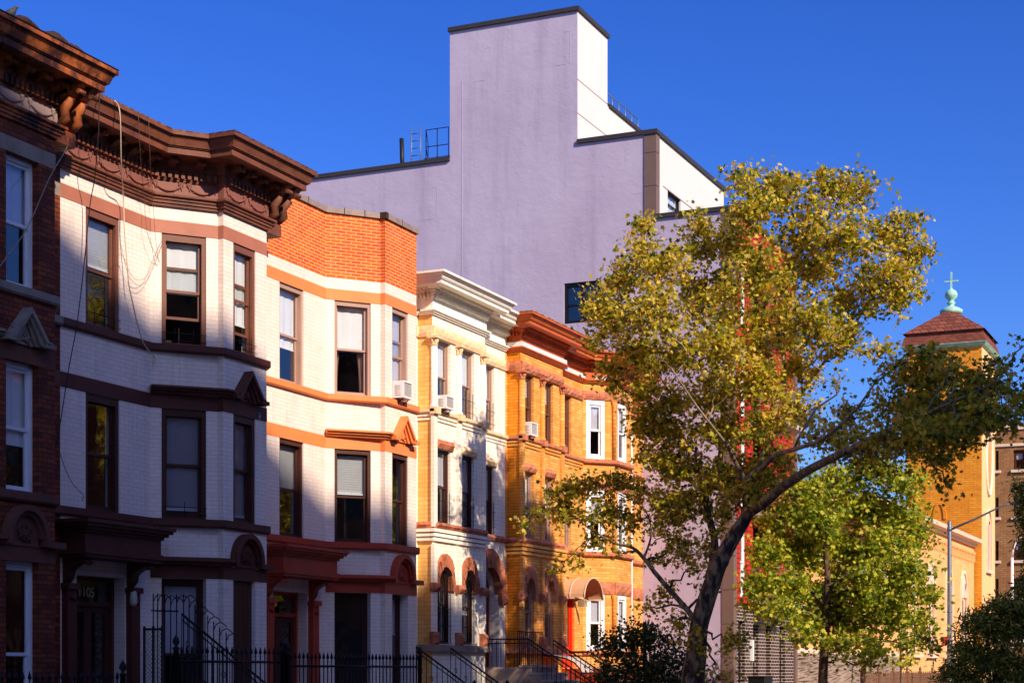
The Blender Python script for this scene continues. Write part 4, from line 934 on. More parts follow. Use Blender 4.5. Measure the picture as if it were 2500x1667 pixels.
k = MB(); k.box(rx, rx+1.9, yb+.05, yc+.15, HP+.35, HP+.42); k.build('bulkhead_coping', COPD, lb)
yv = rat(983)*(XL+.6); k = MB(); k.tube([(XL+.6, yv, HP-.2), (XL+.6, yv+.04, HP+1.15)], .075, 8); k.build('vent_pipe', paint('black_pipe', srgb(30, 30, 36), rough=.5), lb)
k = MB(); rail(k, (tx+.2, YT0+.15), (56.1, YT0+.15), H3, 5, .55, .018); k.build('roof_railing', GALV, lb)

# ================================================================ church
CHBR = brick('orange_church_brick', srgb(238, 160, 44), srgb(224, 138, 30), srgb(204, 124, 36), bw=.5, bh=.14, ms=.018, var=.12, bump=.3)
CHCR = brick('cream_church_brick', srgb(244, 186, 122), srgb(238, 172, 104), srgb(226, 160, 98), bw=.5, bh=.14, ms=.012, var=.1, bump=.3)
LIME = paint('pale_limestone', srgb(236, 204, 176), rough=.8, var=.12)
COPPER = paint('verdigris_copper', srgb(150, 200, 176), rough=.6, var=.15, c2=srgb(190, 220, 200), cscale=3, lo=.5, hi=.65)
TILE = brick('red_roof_tile', srgb(146, 80, 58), srgb(116, 60, 44), srgb(78, 42, 32), bw=.5, bh=.34, ms=.03, var=.2)
ch = thing('church', 'orange brick church with a square bell tower, red tiled cap and green copper cross', 'church', (110, 20, -1.6))
YC = 18.0; XT = YC/rat(2397); XT1 = YC/rat(2429); YTb = rat(2213)*XT
HE = hX(2397, 843, XT)
tf = Frame((XT, YC), (XT1, YC)); ts = Frame((XT, YTb), (XT, YC))
k = MB()
ucx = (tf.L)/2
zr = hX(2410, 1127, (XT+XT1)/2); za = hX(2410, 1270, (XT+XT1)/2); zb_ = hX(2410, 1392, (XT+XT1)/2)
wall(k, tf, 0, tf.L, -1.6, HE, [(ucx-.75, ucx-.1, zb_, za, za-.35), (ucx+.1, ucx+.75, zb_, za, za-.35)], depth=.3); k.build('tower_front', paint('pale_church_stone', srgb(246, 190, 130), rough=.8, var=.08), ch)
k = MB(); sa0, sa1 = ts.U(2277), ts.U(2311)
zs0, zs1 = hX(2290, 1290, XT), hX(2290, 1235, XT)
wall(k, ts, 0, ts.L, -1.6, HE, [(ts.L*.32, ts.L*.46, HE-5.5, HE-2.2, HE-2.7), (ts.L*.54, ts.L*.68, HE-5.5, HE-2.2, HE-2.7)], depth=.4)
k.poly([(XT1, YC, -1.6), (XT1, YTb, -1.6), (XT1, YTb, HE), (XT1, YC, HE)]); k.poly([(XT1, YTb, -1.6), (XT, YTb, -1.6), (XT, YTb, HE), (XT1, YTb, HE)])
k.build('tower_side', CHBR, ch)
k = MB(); archring(k, ts, sa0, sa1, zs0+.6, zs1+.3, .2, -.02, .06, 14); k.build('blind_arch', CHBR, ch)
k = MB(); k.lbox(ts, sa0+.35, sa1-.35, zs0-2.5, zs0+.3, 0, .05); k.build('blocked_panel', LIME, ch)
for a0, a1 in ((ts.L*.32, ts.L*.46), (ts.L*.54, ts.L*.68)):
    k = MB(); k.lbox(ts, a0-.1, a1+.1, HE-5.7, HE-5.5, -.1, .12); archring(k, ts, a0-.18, a1+.18, HE-2.7, HE-2.0, .18, -.05, .1, 10)
    for i in range(12): k.lbox(ts, a0, a1, HE-5.4+i*.25, HE-5.32+i*.25, -.35, -.2)
    k.build('belfry_opening', COPPER, ch)
k = MB(); archring(k, tf, ucx-.95, ucx+.95, za-.35, za+.75, .16, -.02, .1, 16); k.lbox(tf, ucx-.95, ucx-.79, zb_, za-.35, -.02, .1); k.lbox(tf, ucx+.79, ucx+.95, zb_, za-.35, -.02, .1); k.lbox(tf, ucx-.1, ucx+.1, zb_, za-.3, -.02, .08); k.lbox(tf, ucx-1.05, ucx+1.05, zb_-.2, zb_, -.02, .2)
k.build('window_surround', LIME, ch)
k = MB(); rr = 1.15; k.tube([tf.P(ucx+rr*math.cos(6.283*i/24), zr+rr*1.9*math.sin(6.283*i/24), .02) for i in range(25)], .13, 6, cap=False); k.build('round_window_surround', LIME, ch)
k = MB(); k.poly([tf.P(ucx+1.05*math.cos(6.283*i/24), zr+1.05*1.85*math.sin(6.283*i/24), .015) for i in range(24)]); k.build('round_panel', paint('rose_panel', srgb(214, 150, 90), rough=.8, var=.3, scale=6), ch)
k = MB(); zc = hX(2410, 1495, (XT+XT1)/2); k.lbox(tf, ucx-.06, ucx+.06, zc-.9, zc+.9, 0, .06); k.lbox(tf, ucx-.35, ucx+.35, zc+.25, zc+.37, 0, .06); k.build('wall_cross', paint('bronze_cross', srgb(150, 90, 40), rough=.6), ch)
# pilaster strip, cornice and pyramid roof in two tiers
k = MB(); k.lbox(tf, tf.L*.62, tf.L, zr+2, HE-.6, 0, .08); k.build('corner_strip', MATS['pale_church_stone'], ch)
sq = lambda e: [(XT-e, YTb+e), (XT-e, YC-e), (XT1+e, YC-e), (XT1+e, YTb+e)]
def tier(mb, e0, z0, e1, z1):
    a, b = sq(e0), sq(e1)
    for i in range(4):
        j = (i+1) % 4; L_ = math.hypot(a[j][0]-a[i][0], a[j][1]-a[i][1])
        mb.poly([(*a[i], z0), (*a[j], z0), (*b[j], z1), (*b[i], z1)], [(0, 0), (L_, 0), (L_*.8, 2), (L_*.2, 2)])
k = MB(); tier(k, 0, HE-.05, .2, HE+.05); tier(k, .2, HE+.05, .34, HE+.22); tier(k, .34, HE+.22, .2, HE+.3); k.build('tower_cornice', COPPER, ch)
hw_ = (XT1-XT)/2
zt1 = hX(2345, 815, XT); zap = hX(2312, 757, XT+2)
k = MB(); tier(k, .3, HE+.25, .12, zt1); tier(k, .05, zt1, .05, zt1+.25); tier(k, .22, zt1+.22, -hw_+.5, zap); k.build('tower_roof', TILE, ch)
cx_, cy_ = (XT+XT1)/2, (YC+YTb)/2
zx = hX(2312, 686, cx_)
k = MB(); k.lathe((cx_, cy_), [(.45, zap-.2), (.72, zap-.12), (.75, zap+.08), (.5, zap+.25), (.22, zap+.36), (.15, zap+.46), (.26, zap+.52), (.27, zap+.6), (.17, zap+.68), (.2, zap+.78), (.4, zap+.98), (.42, zap+1.15), (.3, zap+1.38), (.1, zap+1.5), (.06, zap+1.6)], 14)
k.box(cx_-.055, cx_+.055, cy_-.055, cy_+.055, zap+1.5, zx+.55); k.box(cx_-.05, cx_+.05, cy_-.45, cy_+.45, zx-.1, zx+.0); k.build('cross_finial', COPPER, ch)
# nave
YNv = 18.45; XN1 = YNv/rat(2378); XN0 = 84.; nf = Frame((XN0, YNv), (XN1, YNv))
hn1 = hX(2376, 1322, XN1)
ops = []; wins = []
for pc in (2362-10, 2316, 2272, 2235, 2204): 
    u = nf.U(pc)
    if u < 1.5: continue
    for s_ in (-1, 1): ops.append((u+s_*.55-.38, u+s_*.55+.38, 1.0, 5.0, 4.4)); 
    wins.append(u)
k = MB(); wall(k, nf, 0, nf.L, -1.6, hn1-.3, ops, depth=.45); k.build('nave_wall', CHCR, ch)
for u in wins:
    k = MB(); archring(k, nf, u-1.15, u+1.15, 4.6, 6.3, .2, -.02, .1, 16); k.lbox(nf, u-1.15, u-.98, 1., 4.6, -.02, .1); k.lbox(nf, u+.98, u+1.15, 1., 4.6, -.02, .1); k.lbox(nf, u-.17, u+.17, 1., 4.5, -.3, .06); k.lbox(nf, u-1.25, u+1.25, .8, 1., -.02, .2)
    k.prism(nf, [(u-.95, 4.6), (u+.95, 4.6)]+[(a, b) for a, b in arch_pts(u-.95, u+.95, 4.6, 6.05, 8)][::-1][1:-1], 0, .03); k.build('window_surround', LIME, ch)
    k = MB()
    for s_ in (-1, 1): k.poly([nf.P(u+s_*.55-.38, 1, -.4), nf.P(u+s_*.55+.38, 1, -.4), nf.P(u+s_*.55+.38, 5., -.4), nf.P(u+s_*.55-.38, 5., -.4)])
    k.build('window_glass', paint('leaded_glass', srgb(150, 120, 110), rough=.25, var=.5, scale=8), ch)
k = MB(); k.sweep([(XN0, YNv), (XN1-.02, YNv)], [(-.3, hn1-.35), (.15, hn1-.35), (.25, hn1-.2), (.5, hn1-.12), (.55, hn1+.1), (-.3, hn1+.2)]); k.build('nave_cornice', LIME, ch)
k = MB(); n = int(nf.L/.55)
for i in range(n):
    u = .3+i*.55; k.lbox(nf, u, u+.16, hn1-1.35, hn1-.75, 0, .12); k.prism(nf, [(u+.16, hn1-.95)]+[(a, b) for a, b in arch_pts(u+.16, u+.55, hn1-.95, hn1-.8, 5)][1:-1]+[(u+.55, hn1-.95), (u+.55, hn1-.7), (u+.16, hn1-.7)][0:], 0, .12)
k.build('arcaded_corbel', CHCR, ch)
k = MB(); k.poly([(XN0, YNv, hn1), (XN1, YNv, hn1), (XN1, YNv+7, hn1+2.2), (XN0, YNv+7, hn1+2.2)]); k.poly([(XN0, YNv+14, -1.6), (XN0, YNv, -1.6), (XN0, YNv, hn1), (XN0, YNv+7, hn1+2.2), (XN0, YNv+14, hn1)]); k.build('nave_roof', TILE, ch)
# low parish wing in front with stone base
k = MB(); rough_band(k, Frame((60, 17.2), (XN0, 17.2)), 0, XN0-60, -1.6, .75, .2, .12, .5); k.build('stone_base', paint('rustic_grey_stone', srgb(150, 128, 112), rough=.9, var=.35, scale=1.5, bump=.8, bscale=5), ch)
wg = Frame((60, 17.4), (XN0, 17.4)); k = MB(); ops = [(u, u+1.1, 1.6, 3.9, 3.4) for u in (3, 7, 11, 15, 19)]
wall(k, wg, 0, wg.L, .7, 4.6, ops, depth=.3); k.poly([(60, 28, .7), (60, 17.4, .7), (60, 17.4, 4.6), (60, 28, 4.6)]); k.poly([(60, 17.4, 4.6), (XN0, 17.4, 4.6), (XN0, 28, 4.6), (60, 28, 4.6)]); k.build('parish_wing', CHCR, ch)
k = MB(); k.lbox(wg, 0, wg.L, .7, .95, -.1, .25); k.lbox(wg, 0, wg.L, 4.4, 4.75, -.1, .2); k.build('stone_course', LIME, ch)
k = MB()
for u in (3, 7, 11, 15, 19): k.poly([wg.P(u, 1.6, -.25), wg.P(u+1.1, 1.6, -.25), wg.P(u+1.1, 3.9, -.25), wg.P(u, 3.9, -.25)])
k.build('window_glass', MATS['leaded_glass'], ch)

# ================================================================ brown apartment block beyond the church
XA = 130.
BRB = brick('tan_apartment_brick', srgb(178, 128, 80), srgb(158, 106, 62), srgb(140, 100, 70), bw=.45, bh=.15, ms=.02, var=.2)
ab = thing('apartment_building', 'tan brick apartment block with plain sash windows behind the church tower', 'building', (XA+8, 14, -1.6))
af = Frame((XA, 24.), (XA, 6.)); hA = hX(2450, 1050, XA)
ops = []
wr = []
for py0, py1 in ((1100, 1148), (1214, 1262), (1320, 1368), (1412, 1460), (1515, 1560)):
    wr.append((hX(2440, py1, XA), hX(2440, py0, XA)))
for z0, z1 in wr:
    ops.append((af.U(2430.5), af.U(2438), z0, z1)); ops.append((af.U(2474), af.U(2503), z0, z1)); ops.append((af.U(2530), af.U(2545), z0, z1))
k = MB(); wall(k, af, 0, af.L, -1.6, hA, ops, depth=.3); k.poly([(XA, 6, -1.6), (XA+20, 6, -1.6), (XA+20, 6, hA), (XA, 6, hA)]); k.poly([(XA, 6, hA), (XA+20, 6, hA), (XA+20, 24, hA), (XA, 24, hA)]); k.build('brick_wall', BRB, ab)
k = MB(); k.lbox(af, 0, af.L, hA, hA+.35, -.3, .1); k.lbox(af, 0, af.L, hA-1.2, hA-1.0, -.1, .1); k.build('parapet_coping', LIME, ab)
for o_ in ops:
    window(ab, af, *o_, DARKF, rec=.15, fw=.12, sw=.08, blind=('shade', .4, BLINDG))
    k = MB(); k.lbox(af, o_[0]-.15, o_[1]+.15, o_[2]-.2, o_[2]-.005, -.1, .15); k.build('window_sill', LIME, ab)

# ================================================================ tall block across the street behind the photographer (it throws the big shadow)
st = 36.; nrm = Vector((.64, .77)).normalized(); ed = Vector((.77, -.64)).normalized()
o0 = Vector((22.86-.5*st, 18.35-st)); zt = 7.37+.75*st
bb_ = thing('apartment_building', 'tall brick block on the far side of the street behind the camera', 'building', (o0.x-8, o0.y-8, -1.6))
k = MB(); A_, B_ = o0-ed*13, o0+ed*13.8; C2, D2 = B_-nrm*14, A_-nrm*14
def prismxy(mb, pts, z0, z1):
    n = len(pts)
    for i in range(n):
        a, b = pts[i], pts[(i+1) % n]; mb.poly([(a[0], a[1], z0), (b[0], b[1], z0), (b[0], b[1], z1), (a[0], a[1], z1)])
    mb.poly([(q[0], q[1], z1) for q in pts])
prismxy(k, [A_, B_, C2, D2][::-1], -1.6, zt); prismxy(k, [o0+ed*13.81, o0+ed*28, o0+ed*28-nrm*14, o0+ed*13.81-nrm*14][::-1], -1.6, zt-1.3); k.build('brick_wall', BRB, bb_)  # lower end is an invented roof step, letting sun onto the tree crown
B_ = o0+ed*28; k = MB(); fb = Frame((B_.x, B_.y), (A_.x, A_.y))
for i in range(12):
    for j in range(11): k.lbox(fb, 1.5+i*3, 2.7+i*3, 1+j*2.9, 2.7+j*2.9, -.05, .06)
k.build('windows', paint('dark_pane', srgb(40, 44, 52), rough=.1), bb_)
for i_, (xa_, xb_, hh_, lab_, bm_) in enumerate(((-70, -34, 12.5, 'dark red brick block on the opposite side, farthest behind the camera', REDBRICK), (-20, 14, 11.0, 'long tan brick block directly behind the camera', BRB), (16, 38, 12.5, 'tan brick block across the road from the cream house', BRB), (38.1, 62, 12., 'red brick block across the road from the lilac building', REDBRICK))):
    if not hh_: continue
    o_ = thing('row_house', lab_, 'house', ((xa_+xb_)/2, -18, -1.6), 'houses across the road')
    k = MB(); prismxy(k, [(xa_, -13.5), (xb_, -13.5), (xb_, -26), (xa_, -26)][::-1], -1.6, hh_); k.build('brick_wall', bm_, o_)
    k = MB(); k.box(xa_, xb_, -13.5, -13.1, hh_-.5, hh_); k.build('cornice', DKBROWN, o_)
    f_ = Frame((xb_, -13.5), (xa_, -13.5))
    for j in range(int((xb_-xa_)/2.6)):
        for z_ in (0, 3.1, 6.2, 8.6):
            k = MB(); k.lbox(f_, .8+j*2.6, 1.9+j*2.6, z_, z_+1.8, -.02, .05); k.build('window', paint('dark_pane', srgb(40, 44, 52), rough=.1), o_)
ob_ = thing('row_house', 'low terrace of brick houses on the opposite side of the street', 'house', (90, -20, -1.6))
k = MB(); prismxy(k, [(64, -14), (130, -14), (130, -30), (64, -30)][::-1], -1.6, 14.); k.build('brick_wall', REDBRICK, ob_)

# ================================================================ ground
def sheet(name, x0, x1, y0, y1, z, mat):
    k = MB(); k.poly([(x0, y0, z), (x1, y0, z), (x1, y1, z), (x0, y1, z)]); return struct(k.build(name, mat))
sheet('ground', -400, 900, -400, 600, -1.62, paint('packed_soil', srgb(110, 100, 84), rough=.95))
sheet('road', -60, 300, -3, 8.5, -1.75+.14, paint('asphalt', srgb(92, 86, 80), rough=.9, bscale=80, bump=.3))
k = MB(); k.box(-60, 300, 8.5, 12.6, -1.612, -1.47); struct(k.build('pavement', paint('concrete_pavement', srgb(200, 184, 162), rough=.9, var=.1)))
k = MB(); k.box(-60, 300, -7, -3, -1.612, -1.47); struct(k.build('pavement', MATS['concrete_pavement']))
# ================================================================ vegetation
def leaves_mesh(name, pts, dirs, size, mat, parent, shape='palm', up=.45, seed=1):
    g = np.random.default_rng(seed); n = len(pts); P = np.array(pts)
    nr = g.normal(size=(n, 3)); nr /= np.linalg.norm(nr, axis=1)[:, None]; nr[:, 2] += up; nr /= np.linalg.norm(nr, axis=1)[:, None]
    t = g.normal(size=(n, 3)); t[:, 2] -= .5; t -= nr*(t*nr).sum(1)[:, None]; t /= np.linalg.norm(t, axis=1)[:, None]; b = np.cross(nr, t)
    if shape == 'palm': S = np.array([(0, -.1), (.16, .12), (.52, .05), (.38, .38), (.62, .68), (.24, .62), (0, 1.05), (-.24, .62), (-.6, .7), (-.38, .38), (-.52, .05), (-.16, .12)])
    elif shape == 'oval': S = np.array([(0, 0), (.3, .3), (.28, .65), (0, 1.), (-.28, .65), (-.3, .3)])
    else: S = np.array([(0, 0), (.13, .3), (.09, .8), (0, 1.), (-.09, .8), (-.13, .3)])
    k = len(S); sz = g.uniform(size*.6, size*1.25, n); cup = g.uniform(-.25, .35, n)
    V = P[:, None, :]+sz[:, None, None]*(S[None, :, 0:1]*b[:, None, :]+S[None, :, 1:2]*t[:, None, :]-(cup[:, None]*(np.abs(S[:, 0])**1.3)[None, :])[:, :, None]*nr[:, None, :])
    V = V.reshape(-1, 3); V[:, 2] += EYE; V -= np.array(parent['_w'])
    me = bpy.data.meshes.new(name); me.vertices.add(n*k); me.vertices.foreach_set('co', V.ravel())
    me.loops.add(n*k); me.loops.foreach_set('vertex_index', np.arange(n*k)); me.polygons.add(n); me.polygons.foreach_set('loop_start', np.arange(n)*k); me.polygons.foreach_set('loop_total', np.full(n, k))
    me.materials.append(mat); me.update(calc_edges=True); me.validate()
    o = bpy.data.objects.new(name, me); COL.objects.link(o); o.parent = parent; o['_w'] = parent['_w']; return o
def curve_pts(a, b, n, wob, rnd):
    a, b = np.array(a), np.array(b); L = np.linalg.norm(b-a); out = [a]
    off = np.zeros(3)
    for i in range(1, n):
        t = i/n; off = rnd.normal(size=3)*wob*L; out.append(a+(b-a)*t+off*math.sin(math.pi*t)+np.array([0, 0, .08*L*math.sin(math.pi*t)]))
    out.append(b); return out
def make_tree(name, label, base, limbs, blobs, leafsize, lmat, bmat, tips_per, per_tip, seed, cat='tree', spread=.17, shape='palm', group=None, stray=.0):
    """limbs: lists of (Vector, radius); blobs: (centre, rx, ry(vertical), rz(depth), weight)"""
    g = np.random.default_rng(seed); root = thing(name, label, cat, base, group)
    tr = MB(); nodes = []
    for l in limbs:
        pts = [np.array(p) for p, r in l]; rr = [r for p, r in l]; P = []; Rr = []
        for i in range(len(pts)-1):                              # Catmull-Rom
            p0 = pts[max(i-1, 0)]; p1 = pts[i]; p2 = pts[i+1]; p3 = pts[min(i+2, len(pts)-1)]
            for k in range(5):
                t = k/5; P.append(.5*((2*p1)+(-p0+p2)*t+(2*p0-5*p1+4*p2-p3)*t*t+(-p0+3*p1-3*p2+p3)*t**3)); Rr.append(rr[i]+(rr[i+1]-rr[i])*t)
        P.append(pts[-1]); Rr.append(rr[-1]); tr.tube(P, Rr, 12)
        nodes += [(p, r) for p, r in zip(P[2:], Rr[2:])]
    if len(limbs) > 5:                       # knots and burrs on the old trunk
        for (p_, r_, a_) in ((limbs[0][6][0], .2, 0.), (limbs[0][4][0], .17, 2.4), (limbs[0][9][0], .13, 4.)):
            q_ = Vector(p_)+Vector((SA*math.cos(a_), -CA*math.cos(a_), 0))*r_*.75+Vector((-CA, -SA, 0))*r_*.3*abs(math.sin(a_))
            tr.tube([Vector(p_), q_, q_+(q_-Vector(p_))*.35], [r_*.7, r_*.55, r_*.12], 10)
    tr.build('trunk', bmat, root)
    NP = np.array([p for p, r in nodes]); NR = np.array([r for p, r in nodes])
    ok = NR < (.16 if NR.max() > .18 else 9)
    NP, NR = NP[ok], NR[ok]
    br = MB(); tips = []; inner = []
    hp = []
    for c, rx, ry, rz, w in blobs:
        c = np.array(c); i = np.argmin(np.linalg.norm(NP-c, axis=1)+ (NP[:, 2] > c[2])*.6)
        pts = curve_pts(NP[i], c, 6, .07, g); r0 = min(NR[i]*.6, .035); br.tube(pts, [r0+(.012-r0)*k/6 for k in range(7)], 6)
        sub = np.array(pts); hp.append((c, rx, ry, rz, w, sub))
    allsub = np.concatenate([h[5] for h in hp]+[NP[NR < .09]]) if (NR < .09).any() else np.concatenate([h[5] for h in hp])
    side_ = np.array([SA, -CA, 0.]); fwd = np.array([CA, SA, 0.]); upv = np.array([0, 0, 1.])
    LP = []
    for c, rx, ry, rz, w, sub in hp:
        n = max(3, int(tips_per*w*rx*ry*4))
        for _ in range(n):
            d = g.normal(size=3); d /= np.linalg.norm(d); q = g.uniform(.1, 1.)**.5*g.choice([.8, 1., 1.3], p=[.3, .5, .2])
            lump = 1+.18*math.sin(5*d[0]+c[0]*3)*math.sin(4*d[2]+c[2]*5)
            tip = c+(side_*d[0]*rx+upv*d[2]*ry+fwd*d[1]*rz)*q*lump
            j = np.argmin(np.linalg.norm(allsub-tip, axis=1)); pts = curve_pts(allsub[j], tip, 3, .1, g)
            br.tube(pts, [.011, .009, .007, .004], 3, cap=False)
            m = max(3, int(per_tip*g.uniform(.5, 1.5))); A = np.array(pts)
            tt = g.uniform(0, 1, m)**.5*3; ii = np.minimum(tt.astype(int), 2); f = (tt-ii)[:, None]
            base_ = A[ii]*(1-f)+A[ii+1]*f; sg = spread*g.uniform(.6, 1.3)
            dirn = (A[3]-A[0]); dirn /= max(1e-6, np.linalg.norm(dirn))
            LP.append(base_+g.normal(size=(m, 3))*sg*np.array([1, 1, .8])+dirn*g.uniform(0, .15, m)[:, None])
    br.build('branches', bmat, root)
    LP = np.concatenate(LP)
    leaves_mesh('crown', LP, None, leafsize, lmat, root, shape, seed=seed)
    return root, len(LP)
PLANE_L = leafmat('plane_tree_leaf', [(0., (.035, .07, .008, 1)), (.22, (.22, .26, .012, 1)), (.45, (.55, .46, .02, 1)), (.8, (.80, .60, .07, 1)), (1., (.72, .42, .10, 1))], trans=.45)
LIME_L = leafmat('young_tree_leaf', [(0., (.06, .13, .01, 1)), (.4, (.26, .33, .02, 1)), (.85, (.66, .62, .05, 1)), (1., (.8, .6, .07, 1))], trans=.45)
YEW_L = leafmat('yew_needles', [(0., (.03, .06, .01, 1)), (.5, (.18, .22, .02, 1)), (1., (.6, .5, .08, 1))], trans=.15)
BUSH_L = leafmat('bush_leaf', [(0., (.02, .045, .008, 1)), (.6, (.06, .09, .015, 1)), (1., (.14, .13, .03, 1))], trans=.2)
BARK = barkmat('plane_bark', (.02, .01, .005, 1), (.08, .042, .016, 1), (.26, .17, .075, 1), 7.)
_nt = BARK.node_tree; _b = next(n for n in _nt.nodes if n.type == 'BSDF_PRINCIPLED'); _src = _b.inputs['Base Color'].links[0].from_socket
_tc = next(n for n in _nt.nodes if n.type == 'TEX_COORD'); _sx = _nt.nodes.new('ShaderNodeSeparateXYZ'); _nt.links.new(_tc.outputs['Object'], _sx.inputs[0])
_mr = _nt.nodes.new('ShaderNodeMapRange'); _mr.inputs['From Min'].default_value = 5.; _mr.inputs['From Max'].default_value = 8.5; _mr.inputs['To Max'].default_value = .6; _nt.links.new(_sx.outputs['Z'], _mr.inputs['Value'])
_mx = N(_nt, 'ShaderNodeMix', data_type='RGBA'); _nt.links.new(_mr.outputs['Result'], _mx.inputs[0]); _nt.links.new(_src, _mx.inputs[6]); _mx.inputs[7].default_value = (.62, .47, .28, 1); _nt.links.new(_mx.outputs[2], _b.inputs['Base Color'])
BARK2 = barkmat('brown_bark', (.04, .02, .012, 1), (.09, .045, .025, 1), (.14, .08, .045, 1), 8)
V = lambda px, py, Z, r: (at(px, py, Z), r)
ZT = 37.2
limbs = [
 [V(1690, 1800, ZT, .31), V(1692, 1667, ZT, .26), V(1700, 1595, ZT, .225), V(1706, 1532, ZT, .2), V(1720, 1480, ZT, .2), V(1738, 1425, ZT, .19), V(1757, 1372, ZT, .18), V(1780, 1330, ZT, .165), V(1803, 1292, ZT, .15), V(1824, 1254, ZT, .13), V(1826, 1213, ZT, .12), V(1828, 1174, ZT, .115), V(1856, 1140, ZT+.2, .1), V(1870, 1085, ZT+.3, .09), V(1884, 1025, ZT+.5, .085), V(1893, 985, ZT+.6, .08), V(1911, 948, ZT+.7, .07), V(1915, 880, ZT+.8, .06), V(1900, 800, ZT+.8, .05), V(1925, 700, ZT+.7, .04), V(1960, 600, ZT+.5, .03), V(2000, 510, ZT+.4, .015)],
 [V(1824, 1254, ZT, .11), V(1866, 1228, ZT-0.64, .105), V(1904, 1194, ZT-1.28, .1), V(1968, 1151, ZT-2.40, .09), V(2032, 1118, ZT-3.52, .08), V(2095, 1087, ZT-4.48, .065), V(2170, 1050, ZT-5.44, .05), V(2260, 1010, ZT-6.40, .035), V(2350, 970, ZT-7.04, .02), V(2440, 930, ZT-7.36, .012)],
 [V(1830, 1172, ZT, .07), V(1870, 1132, ZT-0.64, .06), V(1895, 1110, ZT-1.12, .055), V(1951, 1093, ZT-2.08, .045), V(2010, 1070, ZT-3.04, .035), V(2080, 1010, ZT-3.84, .025), V(2140, 930, ZT-4.16, .015)],
 [V(1730, 1420, ZT+.1, .1), V(1745, 1330, ZT+.5, .085), V(1732, 1267, ZT+.8, .08), V(1723, 1215, ZT+.9, .075), V(1724, 1196, ZT+1, .07), V(1742, 1168, ZT+1, .07), V(1755, 1136, ZT+1.1, .065), V(1760, 1100, ZT+1.2, .06), V(1760, 1059, ZT+1.2, .06), V(1766, 1000, ZT+1.3, .055), V(1766, 960, ZT+1.3, .05), V(1778, 925, ZT+1.3, .05), V(1772, 860, ZT+1.3, .04), V(1760, 760, ZT+1., .035), V(1770, 660, ZT+.8, .028), V(1800, 560, ZT+.6, .02), V(1830, 470, ZT+.5, .012)],
 [V(1722, 1200, ZT+1, .04), V(1700, 1130, ZT+1.2, .035), V(1695, 1060, ZT+1.4, .03), V(1650, 980, ZT+1.5, .025), V(1600, 900, ZT+1.5, .02), V(1560, 800, ZT+1.4, .014)],
 [V(1827, 1190, ZT, .06), V(1812, 1160, ZT, .05), V(1789, 1115, ZT-.2, .045), V(1770, 1080, ZT-.5, .03), V(1700, 990, ZT-1, .022), V(1640, 900, ZT-1.2, .015)],
 [V(1712, 1560, ZT, .1), V(1690, 1505, ZT+.1, .065), V(1657, 1464, ZT+.3, .058), V(1627, 1430, ZT+.5, .055), V(1598, 1396, ZT+.7, .05), V(1572, 1362, ZT+.9, .045), V(1543, 1336, ZT+1.1, .035), V(1500, 1325, ZT+1.4, .025), V(1440, 1290, ZT+1.8, .018), V(1380, 1250, ZT+2., .012), V(1300, 1255, ZT+2.2, .008)],
 [V(1572, 1362, ZT+.9, .03), V(1590, 1300, ZT+1.1, .02), V(1570, 1240, ZT+1.4, .014), V(1500, 1200, ZT+1.7, .01)],
 [V(1870, 1085, ZT+.3, .05), V(1930, 1000, ZT+.6, .04), V(2000, 900, ZT+.8, .035), V(2080, 800, ZT+.7, .028), V(2150, 700, ZT+.5, .02), V(2230, 640, ZT+.4, .01)],
 [V(1893, 985, ZT+.6, .045), V(1830, 880, ZT+.2, .035), V(1700, 780, ZT-.3, .025), V(1580, 700, ZT-.5, .015)],
]
B = []
def blob(cx, cy, rx, ry, dz=0., w=1., Z0=ZT, dk=.65, lst=None):
    s_ = Z0*S_/F; (B if lst is None else lst).append((atd(cx, cy, Z0+dz), rx*s_, ry*s_, max(rx, ry)*s_*dk, w))
for a in [(1790, 440, 75, 55, 0), (1700, 420, 45, 35, .4), (1720, 480, 70, 60, -.6), (1905, 440, 55, 48, .3), (1968, 445, 50, 50, .3), (1850, 520, 95, 70, .2), (1680, 560, 80, 70, .6), (1600, 560, 45, 40, .5), (1482, 510, 32, 38, .2), (1470, 590, 62, 45, .2), (1540, 610, 70, 60, -.5),
          (1425, 650, 55, 62, .2), (1380, 700, 45, 45, 0), (1410, 740, 70, 60, .8), (1500, 720, 85, 75, -.9), (1620, 680, 90, 80, 1.), (1740, 640, 95, 80, -1.), (1860, 620, 90, 75, 1.), (1950, 560, 75, 65, -.4), (2040, 530, 62, 50, .3), (2090, 590, 52, 52, .2), (2130, 585, 28, 20, .2), (2040, 640, 70, 60, -.3), (1960, 690, 80, 65, .5),
          (2060, 690, 42, 36, 0), (1455, 820, 60, 55, .2), (1540, 820, 80, 70, .6), (1640, 800, 85, 75, -.8), (1750, 760, 90, 80, .7), (1860, 740, 80, 70, -.7), (1940, 780, 66, 48, .3), (1450, 905, 50, 38, .4), (1530, 920, 78, 55, .7), (1640, 910, 85, 65, 0), (1750, 880, 85, 65, -.5), (1840, 850, 60, 50, .5), (1560, 1000, 75, 48, .9), (1660, 1000, 75, 50, .3), (1760, 980, 70, 50, -.3), (1850, 950, 60, 42, 0), (1510, 1060, 40, 28, 1.), (1600, 1080, 60, 35, .9), (1700, 1075, 55, 32, .5), (1800, 1050, 50, 30, -.2)]:
    blob(*a)
